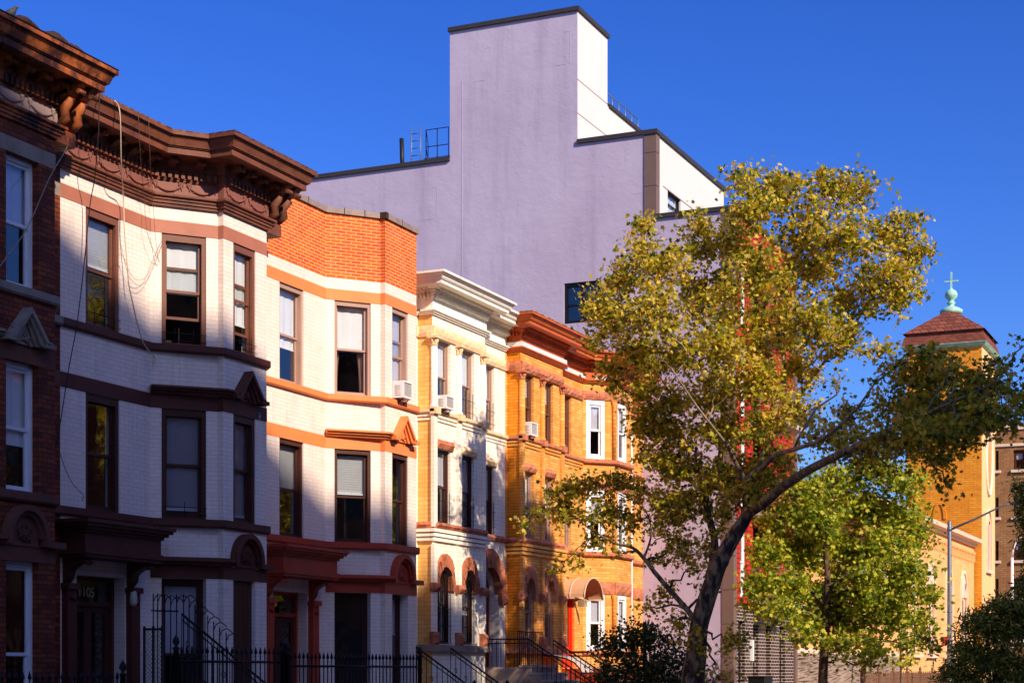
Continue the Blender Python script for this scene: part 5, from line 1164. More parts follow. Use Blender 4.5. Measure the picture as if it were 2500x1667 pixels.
for a in [(2130, 820, 36, 26, -3.2, 1.), (2190, 850, 40, 30, -3.6, 1.1), (2260, 860, 30, 26, -4., .9), (2030, 1010, 60, 30, -3.4, .9), (2100, 980, 60, 34, -4., 1.), (2180, 1000, 60, 34, -4.6, 1.), (2260, 960, 50, 34, -5., 1.), (1960, 1050, 40, 18, -2.6, .5), (2010, 800, 42, 32, -1., .7), (1930, 870, 30, 24, -1., .55), (2050, 850, 40, 30, -2.2, .8), (1900, 1010, 60, 40, -1.2, .8), (1960, 960, 50, 45, -1.8, .7), (1985, 1030, 70, 38, -2.2, 1.), (2070, 930, 75, 55, -2.8, 1.15), (2140, 860, 60, 50, -3.1, 1.2), (2160, 950, 78, 55, -3.3, 1.3), (2100, 1020, 75, 40, -3., 1.1), (2230, 900, 55, 50, -3.8, 1.1), (2230, 980, 55, 40, -4, 1.), (2290, 830, 28, 28, -4.4, .6), (2320, 880, 34, 36, -4.6, .7), (2310, 950, 42, 34, -4.5, .8), (2345, 800, 20, 22, -4.6, .5), (2360, 930, 40, 50, -4.8, .7), (2150, 1050, 50, 26, -3.4, .8), (2170, 1110, 32, 16, -3.6, .5), (2040, 1070, 40, 20, -2.6, .6)]:
    blob(*a[:4], dz=a[4]*1.6, w=a[5])
for a in [(1500, 980, 50, 40, .9), (1600, 1180, 55, 34, .9), (1540, 1140, 50, 34, 1.2), (1680, 1170, 46, 28, .4), (1770, 1100, 46, 30, -.3), (1520, 1200, 40, 30, 1.4), (1560, 1270, 34, 26, 1.1), (1620, 1270, 34, 26, .6), (1660, 1100, 60, 34, .4), (1560, 1060, 60, 34, 1.), (1470, 960, 36, 34, 1.), (1530, 1090, 45, 34, 1.), (1640, 1120, 50, 28, .6), (1720, 1130, 45, 28, 0), (1480, 1030, 26, 26, 1.2), (1590, 1140, 40, 24, .9), (1400, 860, 34, 34, .3), (1360, 790, 24, 26, .2), (1600, 500, 30, 24, .3), (1820, 440, 30, 26, .2), (1890, 400, 14, 18, .2), (2080, 500, 34, 30, .2), (2100, 660, 26, 26, .2)]:
    blob(*a)
for a in [(1290, 1130, 55, 28, 2.1, .6), (1350, 1120, 55, 26, 2., .6), (1420, 1110, 50, 26, 1.9, .6), (1300, 1180, 60, 26, 2.2, .6), (1390, 1180, 60, 34, 2., .65), (1450, 1200, 45, 34, 1.8, .5), (1240, 1180, 32, 16, 2.3, .45), (1200, 1200, 22, 9, 2.4, .35), (1480, 1130, 40, 26, 1.6, .5), (1370, 1240, 45, 22, 2., .4), (1330, 1290, 34, 16, 2., .35), (1290, 1310, 26, 12, 2.1, .35), (1540, 1180, 40, 30, 1.4, .4), (1560, 1240, 36, 30, 1.2, .35), (1520, 1280, 34, 24, 1.2, .3), (1430, 1270, 36, 16, 1.5, .25), (1600, 1150, 35, 30, 1., .4),
          (1530, 1360, 30, 30, .8, .3), (1560, 1420, 34, 26, .6, .35), (1630, 1360, 20, 30, .3, .25), (1600, 1480, 30, 24, -.3, .35), (1680, 1480, 30, 34, -.5, .35), (1650, 1560, 34, 24, -.5, .35), (1480, 1400, 20, 26, .8, .2), (1740, 1130, 40, 30, -.4, .4), (1640, 1220, 30, 26, .3, .3), (1590, 1310, 24, 30, .4, .3)]:
    blob(*a[:5], w=a[5]*2.1)
_, nl = make_tree('plane_tree', 'large leaning plane tree with forked mottled trunk and yellow green crown before the lilac wall', (at(1690, 1640, ZT).x, at(1690, 1640, ZT).y, -1.6), limbs, B, .09, PLANE_L, BARK, 33, 19, 11, spread=.115)
print('plane leaves', nl)
# younger bright tree further down the pavement
Z2 = 46.; B2 = []
for a in [(1850, 1130, 60, 40), (1930, 1100, 70, 40), (2010, 1080, 65, 34), (2080, 1110, 50, 34), (1790, 1190, 60, 45), (1880, 1190, 70, 50), (1980, 1170, 75, 50), (2060, 1180, 65, 45), (2110, 1230, 36, 34), (1760, 1270, 50, 40), (1840, 1270, 70, 50), (1940, 1260, 75, 55), (2040, 1260, 70, 50), (1750, 1340, 45, 36), (1820, 1350, 60, 45), (1910, 1350, 70, 50), (2010, 1340, 70, 50), (2090, 1310, 45, 40), (2130, 1360, 30, 34), (1870, 1420, 60, 36), (1960, 1430, 65, 34), (2050, 1420, 60, 38), (2120, 1430, 36, 26), (2010, 1490, 40, 20), (2080, 1480, 34, 18), (1800, 1410, 40, 26), (1930, 1480, 55, 24), (1860, 1470, 45, 20), (2130, 1470, 24, 20), (1990, 1520, 30, 14), (1740, 1400, 36, 24), (2000, 1390, 60, 40), (1900, 1390, 60, 40), (2050, 1360, 50, 40)]:
    blob(*a, dz=random.uniform(-.9, .9), Z0=Z2, lst=B2, w=1.)
l2 = [[V(2009, 1800, Z2, .15), V(2009, 1660, Z2, .13), V(2014, 1560, Z2, .12), V(2018, 1480, Z2, .1), V(2020, 1400, Z2, .08), V(2015, 1320, Z2, .06), V(2030, 1240, Z2, .04), V(2040, 1170, Z2, .02)], [V(2018, 1480, Z2, .06), V(1960, 1420, Z2, .05), V(1910, 1340, Z2, .035), V(1890, 1250, Z2, .02)], [V(2020, 1440, Z2, .06), V(2090, 1380, Z2, .05), V(2140, 1320, Z2, .035), V(2170, 1260, Z2, .02)]]
make_tree('street_tree', 'young bright green street tree between the plane tree and the lamp post', (at(2009, 1640, Z2).x, at(2009, 1640, Z2).y, -1.6), l2, B2, .11, LIME_L, BARK2, 30, 24, 12, spread=.18)
# sapling behind it
Z3 = 62.; B3 = []
for a in [(2070, 1470, 28, 22), (2060, 1520, 24, 18), (2085, 1500, 22, 16)]: blob(*a, Z0=Z3, lst=B3, w=.7)
make_tree('sapling', 'thin young sapling in front of the church railings', (at(2200, 1640, Z3).x, at(2200, 1640, Z3).y, -1.6), [[V(2198, 1740, Z3, .05), V(2200, 1640, Z3, .04), V(2198, 1590, Z3, .03), V(2200, 1540, Z3, .015)]], B3, .15, LIME_L, BARK2, 14, 12, 13)
# tree seen through the gap far behind
# yew shrubs and dark tree on the right
Z4 = 44.; B4 = []
for a in [(2300, 1400, 60, 34), (2250, 1440, 60, 36), (2330, 1450, 60, 40), (2230, 1500, 60, 34), (2310, 1520, 70, 40), (2200, 1550, 60, 34), (2280, 1580, 80, 40), (2350, 1390, 30, 30), (2370, 1550, 50, 50)]: blob(*a, Z0=Z4, lst=B4, w=1., dk=.8)
make_tree('yew_shrub', 'feathery dark yew shrub at the foot of the lamp post in the lower right corner', (at(2440, 1640, Z4).x, at(2440, 1640, Z4).y, -1.6), [[V(2440, 1790, Z4, .12), V(2430, 1640, Z4, .09), V(2410, 1560, Z4, .05), V(2440, 1480, Z4, .02)]], B4, .15, YEW_L, BARK2, 36, 44, 14, cat='shrub', spread=.13, shape='needle')
Z5 = 40.; B5 = []
for a in [(2345, 1110, 18, 16), (2350, 1160, 20, 18), (2365, 1200, 26, 30), (2372, 1260, 22, 40), (2400, 1150, 50, 50), (2362, 1350, 20, 26), (2400, 1330, 45, 60)]: blob(*a, Z0=Z5, lst=B5, w=1.2)
make_tree('spruce_tree', 'dark drooping conifer cut by the right edge of the picture', (at(2560, 1640, Z5).x, at(2560, 1640, Z5).y, -1.6), [[V(2560, 1800, Z5, .16), V(2560, 1500, Z5, .12), V(2555, 1300, Z5, .08), V(2550, 1150, Z5, .03)]], B5, .15, YEW_L, BARK2, 36, 44, 15, spread=.14, shape='needle')
Z6 = 40.5; B6 = []
for a in [(1400, 1480, 36, 34), (1450, 1470, 44, 36), (1500, 1470, 36, 40), (1430, 1530, 60, 40), (1500, 1530, 55, 40), (1560, 1520, 45, 30), (1545, 1480, 24, 20), (1380, 1560, 40, 30), (1560, 1570, 60, 30), (1480, 1580, 80, 30)]: blob(*a, Z0=Z6, lst=B6, w=.9)
make_tree('garden_bush', 'dark leafy bush in the front garden under the white framed windows', (at(1560, 1640, Z6).x, at(1560, 1640, Z6).y, -1.6), [[V(1560, 1770, Z6, .06), V(1560, 1660, Z6, .05), V(1550, 1600, Z6, .03), V(1540, 1560, Z6, .015)], [V(1565, 1770, Z6, .05), V(1590, 1650, Z6, .03), V(1600, 1580, Z6, .015)]], B6, .085, BUSH_L, BARK2, 60, 20, 16, cat='bush', spread=.14, shape='oval')
# ================================================================ street lamps
lx, ly = at(2318, 1500, 70).x, at(2318, 1500, 70).y
lp = thing('street_lamp', 'tall galvanised street lamp with a long straight arm reaching right over the road', 'street lamp', (lx, ly, -1.6))
hL = hX(2318, 1274, lx)
k = MB(); k.lathe((lx, ly), [(.2, -1.6), (.2, -1.2), (.12, -1.1), (.095, 1.), (.08, hL), (.07, hL+.03), (.02, hL+.08)], 12)
for z in (1.55, 1.62, 2.4): k.lathe((lx, ly), [(.09, z), (.105, z+.01), (.105, z+.05), (.09, z+.06)], 12)
k.build('pole', GALV, lp)
k = MB(); ya_ = rat(2447)*lx; k.tube([(lx, ly-.05, hL-.3), (lx, ly-1.0, hL+.08), (lx, ya_, hX(2447, 1234, lx)), (lx, ya_-.5, hX(2447, 1234, lx)+.1)], [.05, .045, .035, .03], 8); k.lathe((lx, ly), [(.1, hL-.36), (.1, hL-.2)], 10); k.build('arm', GALV, lp)
k = MB(); k.tube([(lx, ya_-.4, hX(2447, 1234, lx)+.1), (lx, ya_-.6, hX(2447, 1234, lx)+.1), (lx, ya_-.95, hX(2447, 1234, lx)+.08), (lx, ya_-1.1, hX(2447, 1234, lx)+.06)], [.05, .12, .13, .04], 10); k.build('lamp_head', GALV, lp)
k = MB(); sf = Frame((lx-.1, ly+.3), (lx-.1, ly-.1)); zz = hX(2309, 1575, lx); k.lbox(sf, .0, .28, zz, zz+.36, 0, .02); k.build('street_sign', paint('red_sign', srgb(190, 70, 50), rough=.5), lp)
gx, gy = at(2471, 1500, 105).x, at(2471, 1500, 105).y; hg = hX(2471, 1360, gx)
gl_ = thing('street_lamp', 'white goose-neck street lamp against the tan apartment block', 'street lamp', (gx, gy, -1.6))
k = MB(); k.tube([(gx, gy, -1.6), (gx, gy, hg)], [.12, .09], 10); k.build('pole', paint('white_lamp_paint', srgb(226, 216, 206), rough=.4), gl_)
k = MB(); yg = rat(2492)*gx; k.tube([(gx, gy, hg-.02), (gx, gy-.06, hg+.5), (gx, gy-.2, hg+.85), (gx, (gy+yg)/2-.05, hg+1.05), (gx, yg+.1, hg+1.08)], .06, 8); k.build('arm', MATS['white_lamp_paint'], gl_)
k = MB(); k.tube([(gx, yg+.2, hg+1.08), (gx, yg, hg+1.08), (gx, yg-.25, hg+1.02)], [.07, .16, .08], 8); k.build('lamp_head', MATS['white_lamp_paint'], gl_)
# ================================================================ church railings
YR = 14.2; xr0, xr1 = XY(2105, YR), XY(2330, YR); 
cf = thing('church_fence', 'long iron railing with pointed posts in front of the church', 'fence', ((xr0+xr1)/2, YR, -1.6))
STEEL = paint('brown_iron_rail', srgb(120, 84, 60), rough=.6, var=.2)
k = MB(); n = 90
for i in range(n+1):
    x = xr0+(xr1-xr0)*i/n; k.tube([(x, YR, -1.5), (x, YR, -.02+ .06*(i % 2))], .02, 4)
k.build('pickets', STEEL, cf)
for z in (-.2, -.55, -1.3):
    k = MB(); k.tube([(xr0, YR, z), (xr1, YR, z)], .025, 4); k.build('rail', STEEL, cf)
for i in range(8):
    x = xr0+(xr1-xr0)*i/7; k = MB(); k.box(x-.06, x+.06, YR-.06, YR+.06, -1.6, .0); k.lathe((x, YR), [(.07, 0), (.09, .03), (.03, .06), (.06, .1), (.05, .17), (.005, .27)], 8); k.build('post', STEEL, cf)
# ================================================================ stoops, railings and area fences
def bar(mb, a, b, r=.012, n=5): mb.tube([a, b], r, n)
def stair_rail(label, x, y0, y1, h0, h1, sp=.12, hr=.9, level=0., r=.02, scrolls=True, mat=None):
    """handrail running down towards the street at constant x; (y,h) is the top of the rail"""
    t = thing('stair_railing', label, 'railing', (x, y0, h0-hr-.6)); mat = mat or IRON
    k = MB(); P = [(x, y0+level, h0)] if level else []
    P += [(x, y0, h0), (x, y1, h1), (x, y1-.12, h1-.02)]; k.tube(P, r, 6); k.build('handrail', mat, t)
    k = MB(); k.tube([(p[0], p[1], p[2]-hr*.92) for p in P[:-1]], r*.8, 5); k.tube([(p[0], p[1], p[2]-.1) for p in P[:-1]], r*.6, 4); k.build('lower_rail', mat, t)
    k = MB(); n = int(abs(y0-y1)/sp)
    for i in range(n+1):
        f = i/n; y = y0+(y1-y0)*f; z = h0+(h1-h0)*f; bar(k, (x, y, z-hr*.92), (x, y, z-.01), .009, 4)
        if scrolls and i % 2:
            k.tube([(x, y+.05*math.cos(a)*s_, z-hr*.5+.09*math.sin(a)*s_) for a, s_ in ((q*.6, 1-q/12) for q in range(11))], .007, 4)
    if level:
        for i in range(int(level/sp)+1): bar(k, (x, y0+i*sp, h0-hr), (x, y0+i*sp, h0), .009, 4)
    k.build('balusters', mat, t)
    k = MB(); k.lathe((x, y1), [(.035, h1-hr-.35), (.035, h1+.03), (.05, h1+.05), (.02, h1+.08), (.05, h1+.13), (.045, h1+.17), (.005, h1+.22)], 10); k.build('newel_post', mat, t); return t
def stoop(root, x0, x1, yw, top, n, mat, cheek=None, cw=.0):
    k = MB(); rise = (top+1.6)/n
    for i in range(n):
        y1 = yw-1.2-.29*i; k.box(x0, x1, y1-.3 if i else y1-.3, yw if i == 0 else y1, -1.6, top-rise*i); 
    st_ = k.build('stoop', mat, root)
    k = MB()
    for i in range(n): y1 = yw-1.2-.29*i; k.box(x0-.02, x1+.02, y1-.33, y1+.0, top-rise*i-.0, top-rise*i+.045)
    k.build('treads', paint('grey_stone_tread', srgb(170, 158, 150), rough=.8), st_)
STN = paint('stoop_stone', srgb(176, 150, 130), rough=.85, var=.25, c2=srgb(120, 84, 64), cscale=2, lo=.5, hi=.65)
REDST = paint('red_painted_stoop', srgb(200, 60, 26), rough=.6, var=.15)
stoop(h4, 38.15, 39.8, YN, .12, 10, STN); stoop(h5, 43.3, 44.9, YN, .1, 10, REDST)
stoop(h2, X2+.25, X2+2.1, YF, -.6, 6, paint('dark_stoop_stone', srgb(96, 66, 54), rough=.85, var=.2)); stoop(h3, X2+WX+.25, X2+WX+2.1, YF, -.6, 6, MATS['dark_stoop_stone'])
stair_rail('black railing with scrollwork left of the arched windows, below the cream house', 33.5, 17.3, 15.9, .55, -.38)
stair_rail('black scrolled railing running down under the first arched window', 35.2, 17.3, 15.9, .55, -.38)
stair_rail('plain black stair rail on the near side of the cream house steps', 38.2, 16.7, 13.9, .8, -.95, scrolls=False, level=1.3)
stair_rail('plain black stair rail between the cream house steps and the curved metal canopy', 39.75, 16.7, 13.9, .8, -.95, scrolls=False)
stair_rail('thick brown handrail descending from the red front door', 43.3, 17.1, 14.6, .54, -1.05, r=.035, level=.9, mat=paint('brown_handrail', srgb(90, 66, 56), rough=.4))
stair_rail('dark stair rail descending from the door of the brown and white house', X2+2.05, 17.4, 15.2, 1.0, -.55)
# landing balustrade of the cream house
t = thing('landing_railing', 'straight black landing railing in front of the arched brown door', 'railing', (39, 17, 0))
k = MB()
for z in (.98, .16): bar(k, (38.2, 16.98, z), (39.75, 16.98, z), .015)
for i in range(14): bar(k, (38.2+1.55*i/13, 16.98, .16), (38.2+1.55*i/13, 16.98, .98), .009, 4)
k.build('balustrade', IRON, t)
# curved canopy over the basement steps of the yellow house
t = thing('entry_canopy', 'small curved corrugated metal canopy low in front of the yellow house', 'canopy', (42, 17, 0))
k = MB(); xs0, xs1 = 41.5, 42.35; prof = [(17.75, .46), (17.4, .44), (17.1, .38), (16.85, .27), (16.7, .12), (16.62, -.02)]
m = 12
for i in range(m):
    xa_, xb_ = xs0+(xs1-xs0)*i/m, xs0+(xs1-xs0)*(i+1)/m; da, db = .012*(i % 2), .012*((i+1) % 2)
    for (ya1, za1), (yb1, zb1) in zip(prof[:-1], prof[1:]): k.poly([(xa_, ya1, za1+da), (xb_, ya1, za1+db), (xb_, yb1, zb1+db), (xa_, yb1, zb1+da)], smooth=True)
k.build('canopy_sheet', paint('pale_polycarbonate', srgb(196, 176, 164), rough=.35), t)
k = MB(); k.tube([(xs0, y, z-.02) for y, z in prof], .02, 5); k.tube([(xs1, y, z-.02) for y, z in prof], .02, 5); k.tube([(xs0, prof[-1][0], prof[-1][1]), (xs1, prof[-1][0], prof[-1][1])], .02, 5); k.build('canopy_frame', IRON, t)
# rounded door awning
t = thing('door_awning', 'tan barrel-shaped fabric awning over the red front door', 'awning', (43.9, 17.5, 2.0))
k = MB(); xa_, xb_ = 43.2, 44.6; n = 14
A = arch_pts(xa_, xb_, 1.98, 2.55, n); y0_, y1_ = YN-.02, 17.25
for i in range(n):
    (a, z), (b, z2) = A[i], A[i+1]; k.poly([(a, y0_, z), (a, y1_, z), (b, y1_, z2), (b, y0_, z2)], smooth=True); k.poly([(a, y0_, z-.02), (b, y0_, z2-.02), (b, y1_, z2-.02), (a, y1_, z-.02)], smooth=True)
k.build('fabric', paint('tan_awning_fabric', srgb(206, 158, 116), rough=.8, var=.08), t)
k = MB()
for y in (y0_, (y0_+y1_)/2, y1_): k.tube([(a, y, z-.0) for a, z in A], .022, 5)
k.tube([(xa_, y0_, 1.98), (xa_, y1_, 1.98)], .022, 5); k.tube([(xb_, y0_, 1.98), (xb_, y1_, 1.98)], .022, 5); k.build('awning_frame', paint('pale_tube', srgb(214, 180, 150), rough=.4), t)
k = MB(); k.box(43.1, 43.3, 17.2, 17.4, 1.75, 1.93); k.tube([(43.15, 17.1, 1.9), (43.15, 17.5, 2.0)], .02, 5); tag(k.build('floodlight', paint('tan_floodlight', srgb(190, 160, 120), rough=.4)), 'small boxy floodlight under the near corner of the awning', 'light')
# area fences of the two white houses
def area_fence(label, xa0, xa1, y, top, sp=.13, spear=.12):
    t = thing('iron_fence', label, 'fence', ((xa0+xa1)/2, y, -1.6)); k = MB(); n = int((xa1-xa0)/sp)
    for i in range(n+1):
        x = xa0+(xa1-xa0)*i/n; z = top; k.tube([(x, y, -1.5), (x, y, z)], .011, 5); k.tube([(x, y, z), (x, y, z+.02), (x, y, z+.05), (x, y, z+spear)], [.01, .028, .024, .002], 5)
    k.build('pickets', IRON, t)
    for z in (top-.12, top-1.0, -1.4): k = MB(); k.tube([(xa0, y, z), (xa1, y, z)], .02, 5); k.build('rail', IRON, t)
    for x in (xa0, xa1): k = MB(); k.lathe((x, y), [(.04, -1.6), (.04, top+.05), (.06, top+.07), (.02, top+.1), (.055, top+.16), (.04, top+.21), (.003, top+.27)], 8); k.build('post', IRON, t)
    return t
area_fence('dark spear-topped iron fence before the brown and white house', XY(430, 14.8), XY(690, 14.8), 14.8, .28)
area_fence('dark spear-topped iron fence before the orange and white house', XY(700, 14.8), XY(1025, 14.8), 14.8, .22)
area_fence('dark iron fence before the old red brick house', XY(-120, 14.8), XY(300, 14.8), 14.8, -.1)
# tall hooked security pickets beside the steps
t = thing('security_grille', 'row of tall hooked iron pickets stepping down beside the dark doorway', 'fence', (X2+1.9, 16.8, -1.6)); k = MB()
xx = X2+1.95
for px, py in ((374, 1453), (384.6, 1453), (402, 1456), (416.5, 1460), (431, 1455), (448, 1455), (461.7, 1467), (476, 1481), (491, 1494), (507, 1507), (521.5, 1521), (536, 1536), (552, 1548)):
    y = rat(px)*xx; z = hX(px, py, xx); k.tube([(xx, y, -1.5), (xx, y, z)], .011, 5); k.tube([(xx, y, z), (xx, y, z+.05)], [.016, .001], 5)
    k.tube([(xx, y, z-.12), (xx, y-.05, z-.02), (xx, y-.14, z+.02), (xx, y-.22, z-.02), (xx, y-.26, z-.06)], .009, 5)
k.tube([(xx, rat(370)*xx, hX(372, 1490, xx)), (xx, rat(435)*xx, hX(435, 1491, xx))], .014, 5); k.build('pickets', IRON, t)
t = thing('mesh_gate', 'iron gate panel filled with diamond mesh beside the dark doorway', 'gate', (24.5, 16, -1.6)); k = MB()
mx = 24.2; y0_, y1_ = rat(352)*mx, rat(396)*mx; z1_ = hX(370, 1535, mx)
n = 9
for i in range(-14, n+1):
    for s_ in (0, 1):
        pass
H_ = z1_+1.5; W_ = y0_-y1_; st_ = .075
for i in range(int((H_+W_)/st_)):
    c = i*st_
    a = (min(c, W_), max(0, c-W_)); b = (max(0, c-H_), min(c, H_))
    bar(k, (mx, y0_-a[0], -1.5+a[1]), (mx, y0_-b[0], -1.5+b[1]), .005, 3); bar(k, (mx, y1_+a[0], -1.5+a[1]), (mx, y1_+b[0], -1.5+b[1]), .005, 3)
k.build('diamond_mesh', paint('brass_mesh', srgb(150, 116, 64), rough=.5, metal=.4), t)
k = MB()
for y in (y0_, (y0_+y1_)/2, y1_): bar(k, (mx, y, -1.6), (mx, y, z1_+.05), .025)
bar(k, (mx, y0_, z1_), (mx, y1_, z1_), .02); k.build('gate_frame', IRON, t)
# black post by the lilac wall
pp = at(1574, 1519, 41.); k = MB(); k.lathe((pp.x, pp.y), [(.045, -1.6), (.045, pp.z), (.0451, pp.z+.02)], 10); tag(k.build('metal_post', IRON), 'plain black metal post standing among the bushes before the lilac wall', 'post')
k = MB(); bx = XY(1842, 14.6); k.box(bx, bx+.9, 14.3, 14.8, -1.6, hY(1850, 1652, 14.6)); k.box(bx-.03, bx+.93, 14.27, 14.83, hY(1850, 1652, 14.6), hY(1850, 1652, 14.6)+.04); tag(k.build('refuse_bin', paint('black_plastic', srgb(22, 20, 20), rough=.5)), 'black bin enclosure at the foot of the black and white brick wall', 'bin')
# ================================================================ air conditioners
def aircon(label, fr, u, z, w, h, out):
    t = thing('air_conditioner', label, 'air conditioner', fr.P(u, z, 0), 'window air conditioners'); WC = paint('white_metal_case', srgb(236, 230, 226), rough=.4, var=.05)
    k = MB(); ring(k, fr, u, u+w, z, z+h, .03, -.1, out); k.lbox(fr, u+.03, u+w-.03, z+.03, z+h-.03, -.1, out-.03); k.build('case', WC, t)
    k = MB()
    for i in range(9): k.lbox(fr, u+.035, u+w-.035, z+.045+i*(h-.09)/9, z+.045+(i+.5)*(h-.09)/9, out-.03, out-.012)
    k.build('front_grille', paint('grey_grille', srgb(200, 192, 186), rough=.5), t)
    k = MB()
    for i in range(6): P0 = fr.P(u-.004, z+.06+i*(h-.12)/6, out*.2); P1 = fr.P(u-.004, z+.06+i*(h-.12)/6, out*.75); k.tube([P0, P1], .008, 4)
    k.build('side_vents', MATS['grey_grille'], t)
    k = MB(); k.tube([fr.P(u+w*.2, z-.15, 0), fr.P(u+w*.2, z-.01, out*.8)], .012, 5); k.tube([fr.P(u+w*.8, z-.15, 0), fr.P(u+w*.8, z-.01, out*.8)], .012, 5); k.build('support_bracket', IRON, t)
fa = FR3[3]; aircon('white air conditioner below the right top window of the orange banded house', fa, fa.U(958)+.02, 5.84, .42, .36, .26)
fa = FR4[2]; aircon('white air conditioner in the first top window of the cream house', fa, fa.U(1065)+.01, 6.0, .42, .30, .25)
fa = FR5[2]; aircon('white air conditioner in the first top window of the yellow brick house', fa, fa.U(1277)+.02, 6.0, .42, .34, .22)
# ================================================================ loose cables on the brown and white house
def cable(label, pts, r=.008, col=(60, 46, 44)):
    P = [onYp(px, py, Y) for px, py, Y in pts]; Q = []
    for i in range(len(P)-1):
        p0, p1, p2, p3 = P[max(i-1, 0)], P[i], P[i+1], P[min(i+2, len(P)-1)]
        for k_ in range(5): t = k_/5; Q.append(.5*((2*p1)+(-p0+p2)*t+(2*p0-5*p1+4*p2-p3)*t*t+(-p0+3*p1-3*p2+p3)*t**3))
    Q.append(P[-1]); k = MB(); k.tube(Q, r, 5); tag(k.build('cable', paint('cable_%d' % col[0], srgb(*col), rough=.6)), label, 'cable', None)
def onYp(px, py, Y): return Vector((XY(px, Y), Y, hY(px, py, Y)))
a, b = 17.66, 18.2
cable('pale thick rope hanging from the cornice down to the middle sill', [(280, 246, a), (290, 262, a-.01), (294, 300, a), (296, 400, 17.85), (301, 480, b), (304, 560, b), (312, 660, b), (314, 690, b), (322, 730, b), (338, 800, b), (352, 840, b), (374, 868, b), (379, 876, b), (375, 888, b), (372, 876, b), (377, 868, b)], .011, (214, 190, 160))
cable('long dark cable swinging down across the left window to the lower storey', [(243, 232, a), (240, 330, a), (232, 430, 17.9), (220, 500, 18.1), (209, 611, b), (197, 720, b), (186, 804, b), (168, 900, b), (143, 1057, b), (127, 1120, b)], .009, (40, 36, 38))
cable('pale cable slanting off to the left from under the rusty cornice', [(207, 224, a), (186, 290, 17.5), (165, 357, 17.4), (122, 432, 17.3), (67, 555, 17.2), (20, 622, 17.1), (-30, 690, 17.)], .009, (150, 130, 112))
cable('thin cable from the cornice looping beside the middle window', [(338, 284, a), (343, 380, 17.8), (352, 480, b), (358, 560, b), (372, 605, b), (390, 640, b)], .0045, (110, 84, 76))
cable('thin cable from the cornice ending in a knot at the window corner', [(363, 292, a), (367, 400, 17.8), (373, 480, b), (378, 560, b), (383, 610, b), (388, 640, b)], .0045, (120, 90, 80))
cable('slack cable drooping in a loop between the two top windows', [(263, 590, b), (280, 620, b), (300, 625, b-.0), (318, 668, b), (340, 684, b), (362, 668, b), (385, 610, b), (400, 577, b)], .004, (140, 104, 92))
cable('second slack loop hanging just below the first between the top windows', [(296, 600, b), (312, 668, b), (330, 692, b), (345, 696, b), (362, 680, b), (380, 640, b), (398, 590, b)], .004, (130, 98, 88))
cable('thin wire crossing from the red brick house to the lower storey', [(0, 745, 17.3), (40, 820, 17.4), (80, 910, 17.6), (115, 975, 17.9), (137, 1040, b), (145, 1100, b), (170, 1168, b), (195, 1200, b), (204, 1208, b), (200, 1222, b)], .006, (70, 54, 50))
# painted tag on the corner of the dark band
k = MB(); f = FR2[3]; u, z = f.U(633), 4.74
k.tube([f.P(u-.05, z+.05, .012), f.P(u, z+.06, .012), f.P(u+.03, z, .012), f.P(u-.02, z-.06, .012)], .012, 4); k.tube([f.P(u-.05, z+.0, .012), f.P(u+.02, z, .012)], .01, 4)
k.build('paint_mark', paint('pale_paint_mark', srgb(170, 190, 210), rough=.6), h2)
# ================================================================ pigeon
pc = at(24, 34, 25.3)
pg = thing('pigeon', 'dark pigeon perched on the torn roof edge at the upper left', 'bird', (pc.x, pc.y, pc.z-.08))
k = MB(); dd = Vector((SA, -CA, 0)); P = lambda s, h: pc+dd*s+Vector((0, 0, h))
k.tube([P(-.17, -.09), P(-.12, -.075), P(-.07, -.05), P(-.01, -.01), P(.04, .025), P(.07, .06), P(.085, .085), P(.105, .092), P(.13, .085)], [.012, .026, .05, .064, .055, .035, .028, .022, .003], 12)
k.tube([P(.0, -.05)+Vector((.02, .02, 0)), P(.0, -.1)+Vector((.02, .02, 0))], .006, 5); k.tube([P(.02, -.05)-Vector((.02, .02, 0)), P(.02, -.1)-Vector((.02, .02, 0))], .006, 5)
k.build('body', paint('pigeon_feathers', srgb(70, 66, 70), rough=.7, var=.3, scale=20), pg)
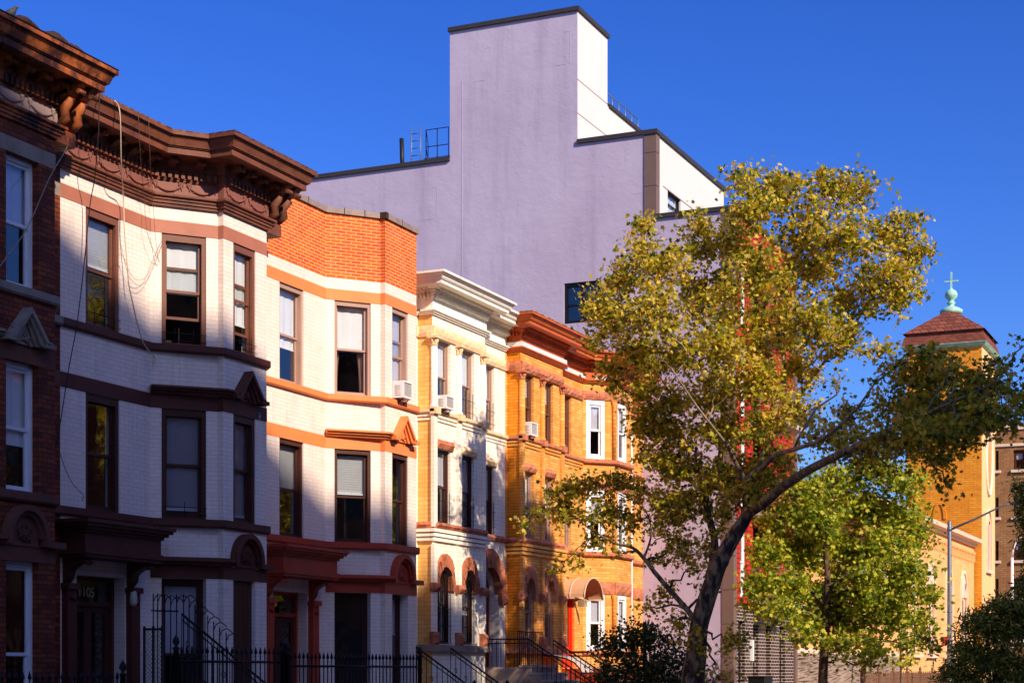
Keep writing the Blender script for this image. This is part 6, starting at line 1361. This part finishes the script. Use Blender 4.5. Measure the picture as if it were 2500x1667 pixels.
# ================================================================ light, sky, camera
to_sun = Vector((-.5, -1., .75)).normalized()
sun = bpy.data.lights.new('sun', 'SUN'); sun.energy = 4.6; sun.angle = math.radians(.75); sun.color = (1., .87, .70)
so = bpy.data.objects.new('sun', sun); COL.objects.link(so); so.rotation_euler = to_sun.to_track_quat('Z', 'Y').to_euler(); so.location = (-20, -40, 40)
wd = bpy.data.worlds.new('World'); scene.world = wd; wd.use_nodes = True; nt = wd.node_tree; nt.nodes.clear()
sky = nt.nodes.new('ShaderNodeTexSky'); sky.sky_type = 'NISHITA'; sky.sun_disc = False
sky.sun_elevation = math.asin(to_sun.z); sky.sun_rotation = math.atan2(to_sun.x, to_sun.y); sky.air_density = 1.0; sky.dust_density = 1.2; sky.ozone_density = 3.; sky.altitude = 50
hs = nt.nodes.new('ShaderNodeHueSaturation'); hs.inputs['Saturation'].default_value = 1.3; hs.inputs['Value'].default_value = 1.25; hs.inputs['Hue'].default_value = .512
bg = nt.nodes.new('ShaderNodeBackground'); bg.inputs[1].default_value = 1.; ow_ = nt.nodes.new('ShaderNodeOutputWorld')
nt.links.new(sky.outputs[0], hs.inputs['Color']); tn = nt.nodes.new('ShaderNodeMix'); tn.data_type = 'RGBA'; tn.blend_type = 'MULTIPLY'; tn.inputs[0].default_value = 1; tn.inputs[7].default_value = (.73, .86, 1.2, 1); m1 = nt.nodes.new('ShaderNodeVectorMath'); m1.operation = 'SCALE'; m1.inputs['Scale'].default_value = .1; gm_ = nt.nodes.new('ShaderNodeGamma'); gm_.inputs[1].default_value = 1.25; nt.links.new(hs.outputs[0], m1.inputs[0]); nt.links.new(m1.outputs[0], gm_.inputs[0]); nt.links.new(gm_.outputs[0], tn.inputs[6]); nt.links.new(tn.outputs[2], bg.inputs[0]); nt.links.new(bg.outputs[0], ow_.inputs[0])
cam = bpy.data.cameras.new('camera'); co = bpy.data.objects.new('camera', cam); COL.objects.link(co); scene.camera = co
co.location = (0, 0, EYE); co.rotation_euler = (math.radians(90), 0, AL-math.pi/2)
cam.sensor_width = 36; cam.lens = F/2500*36; cam.shift_x = 0; cam.shift_y = (HY-833.5)/2500; cam.clip_end = 2000; cam.clip_start = .1
scene.view_settings.view_transform = 'Standard'; scene.view_settings.look = 'None'; scene.view_settings.gamma = 1; scene.view_settings.exposure = .42
scene.cycles.max_bounces = 6; scene.cycles.transparent_max_bounces = 12
scene.cycles.use_denoising = True
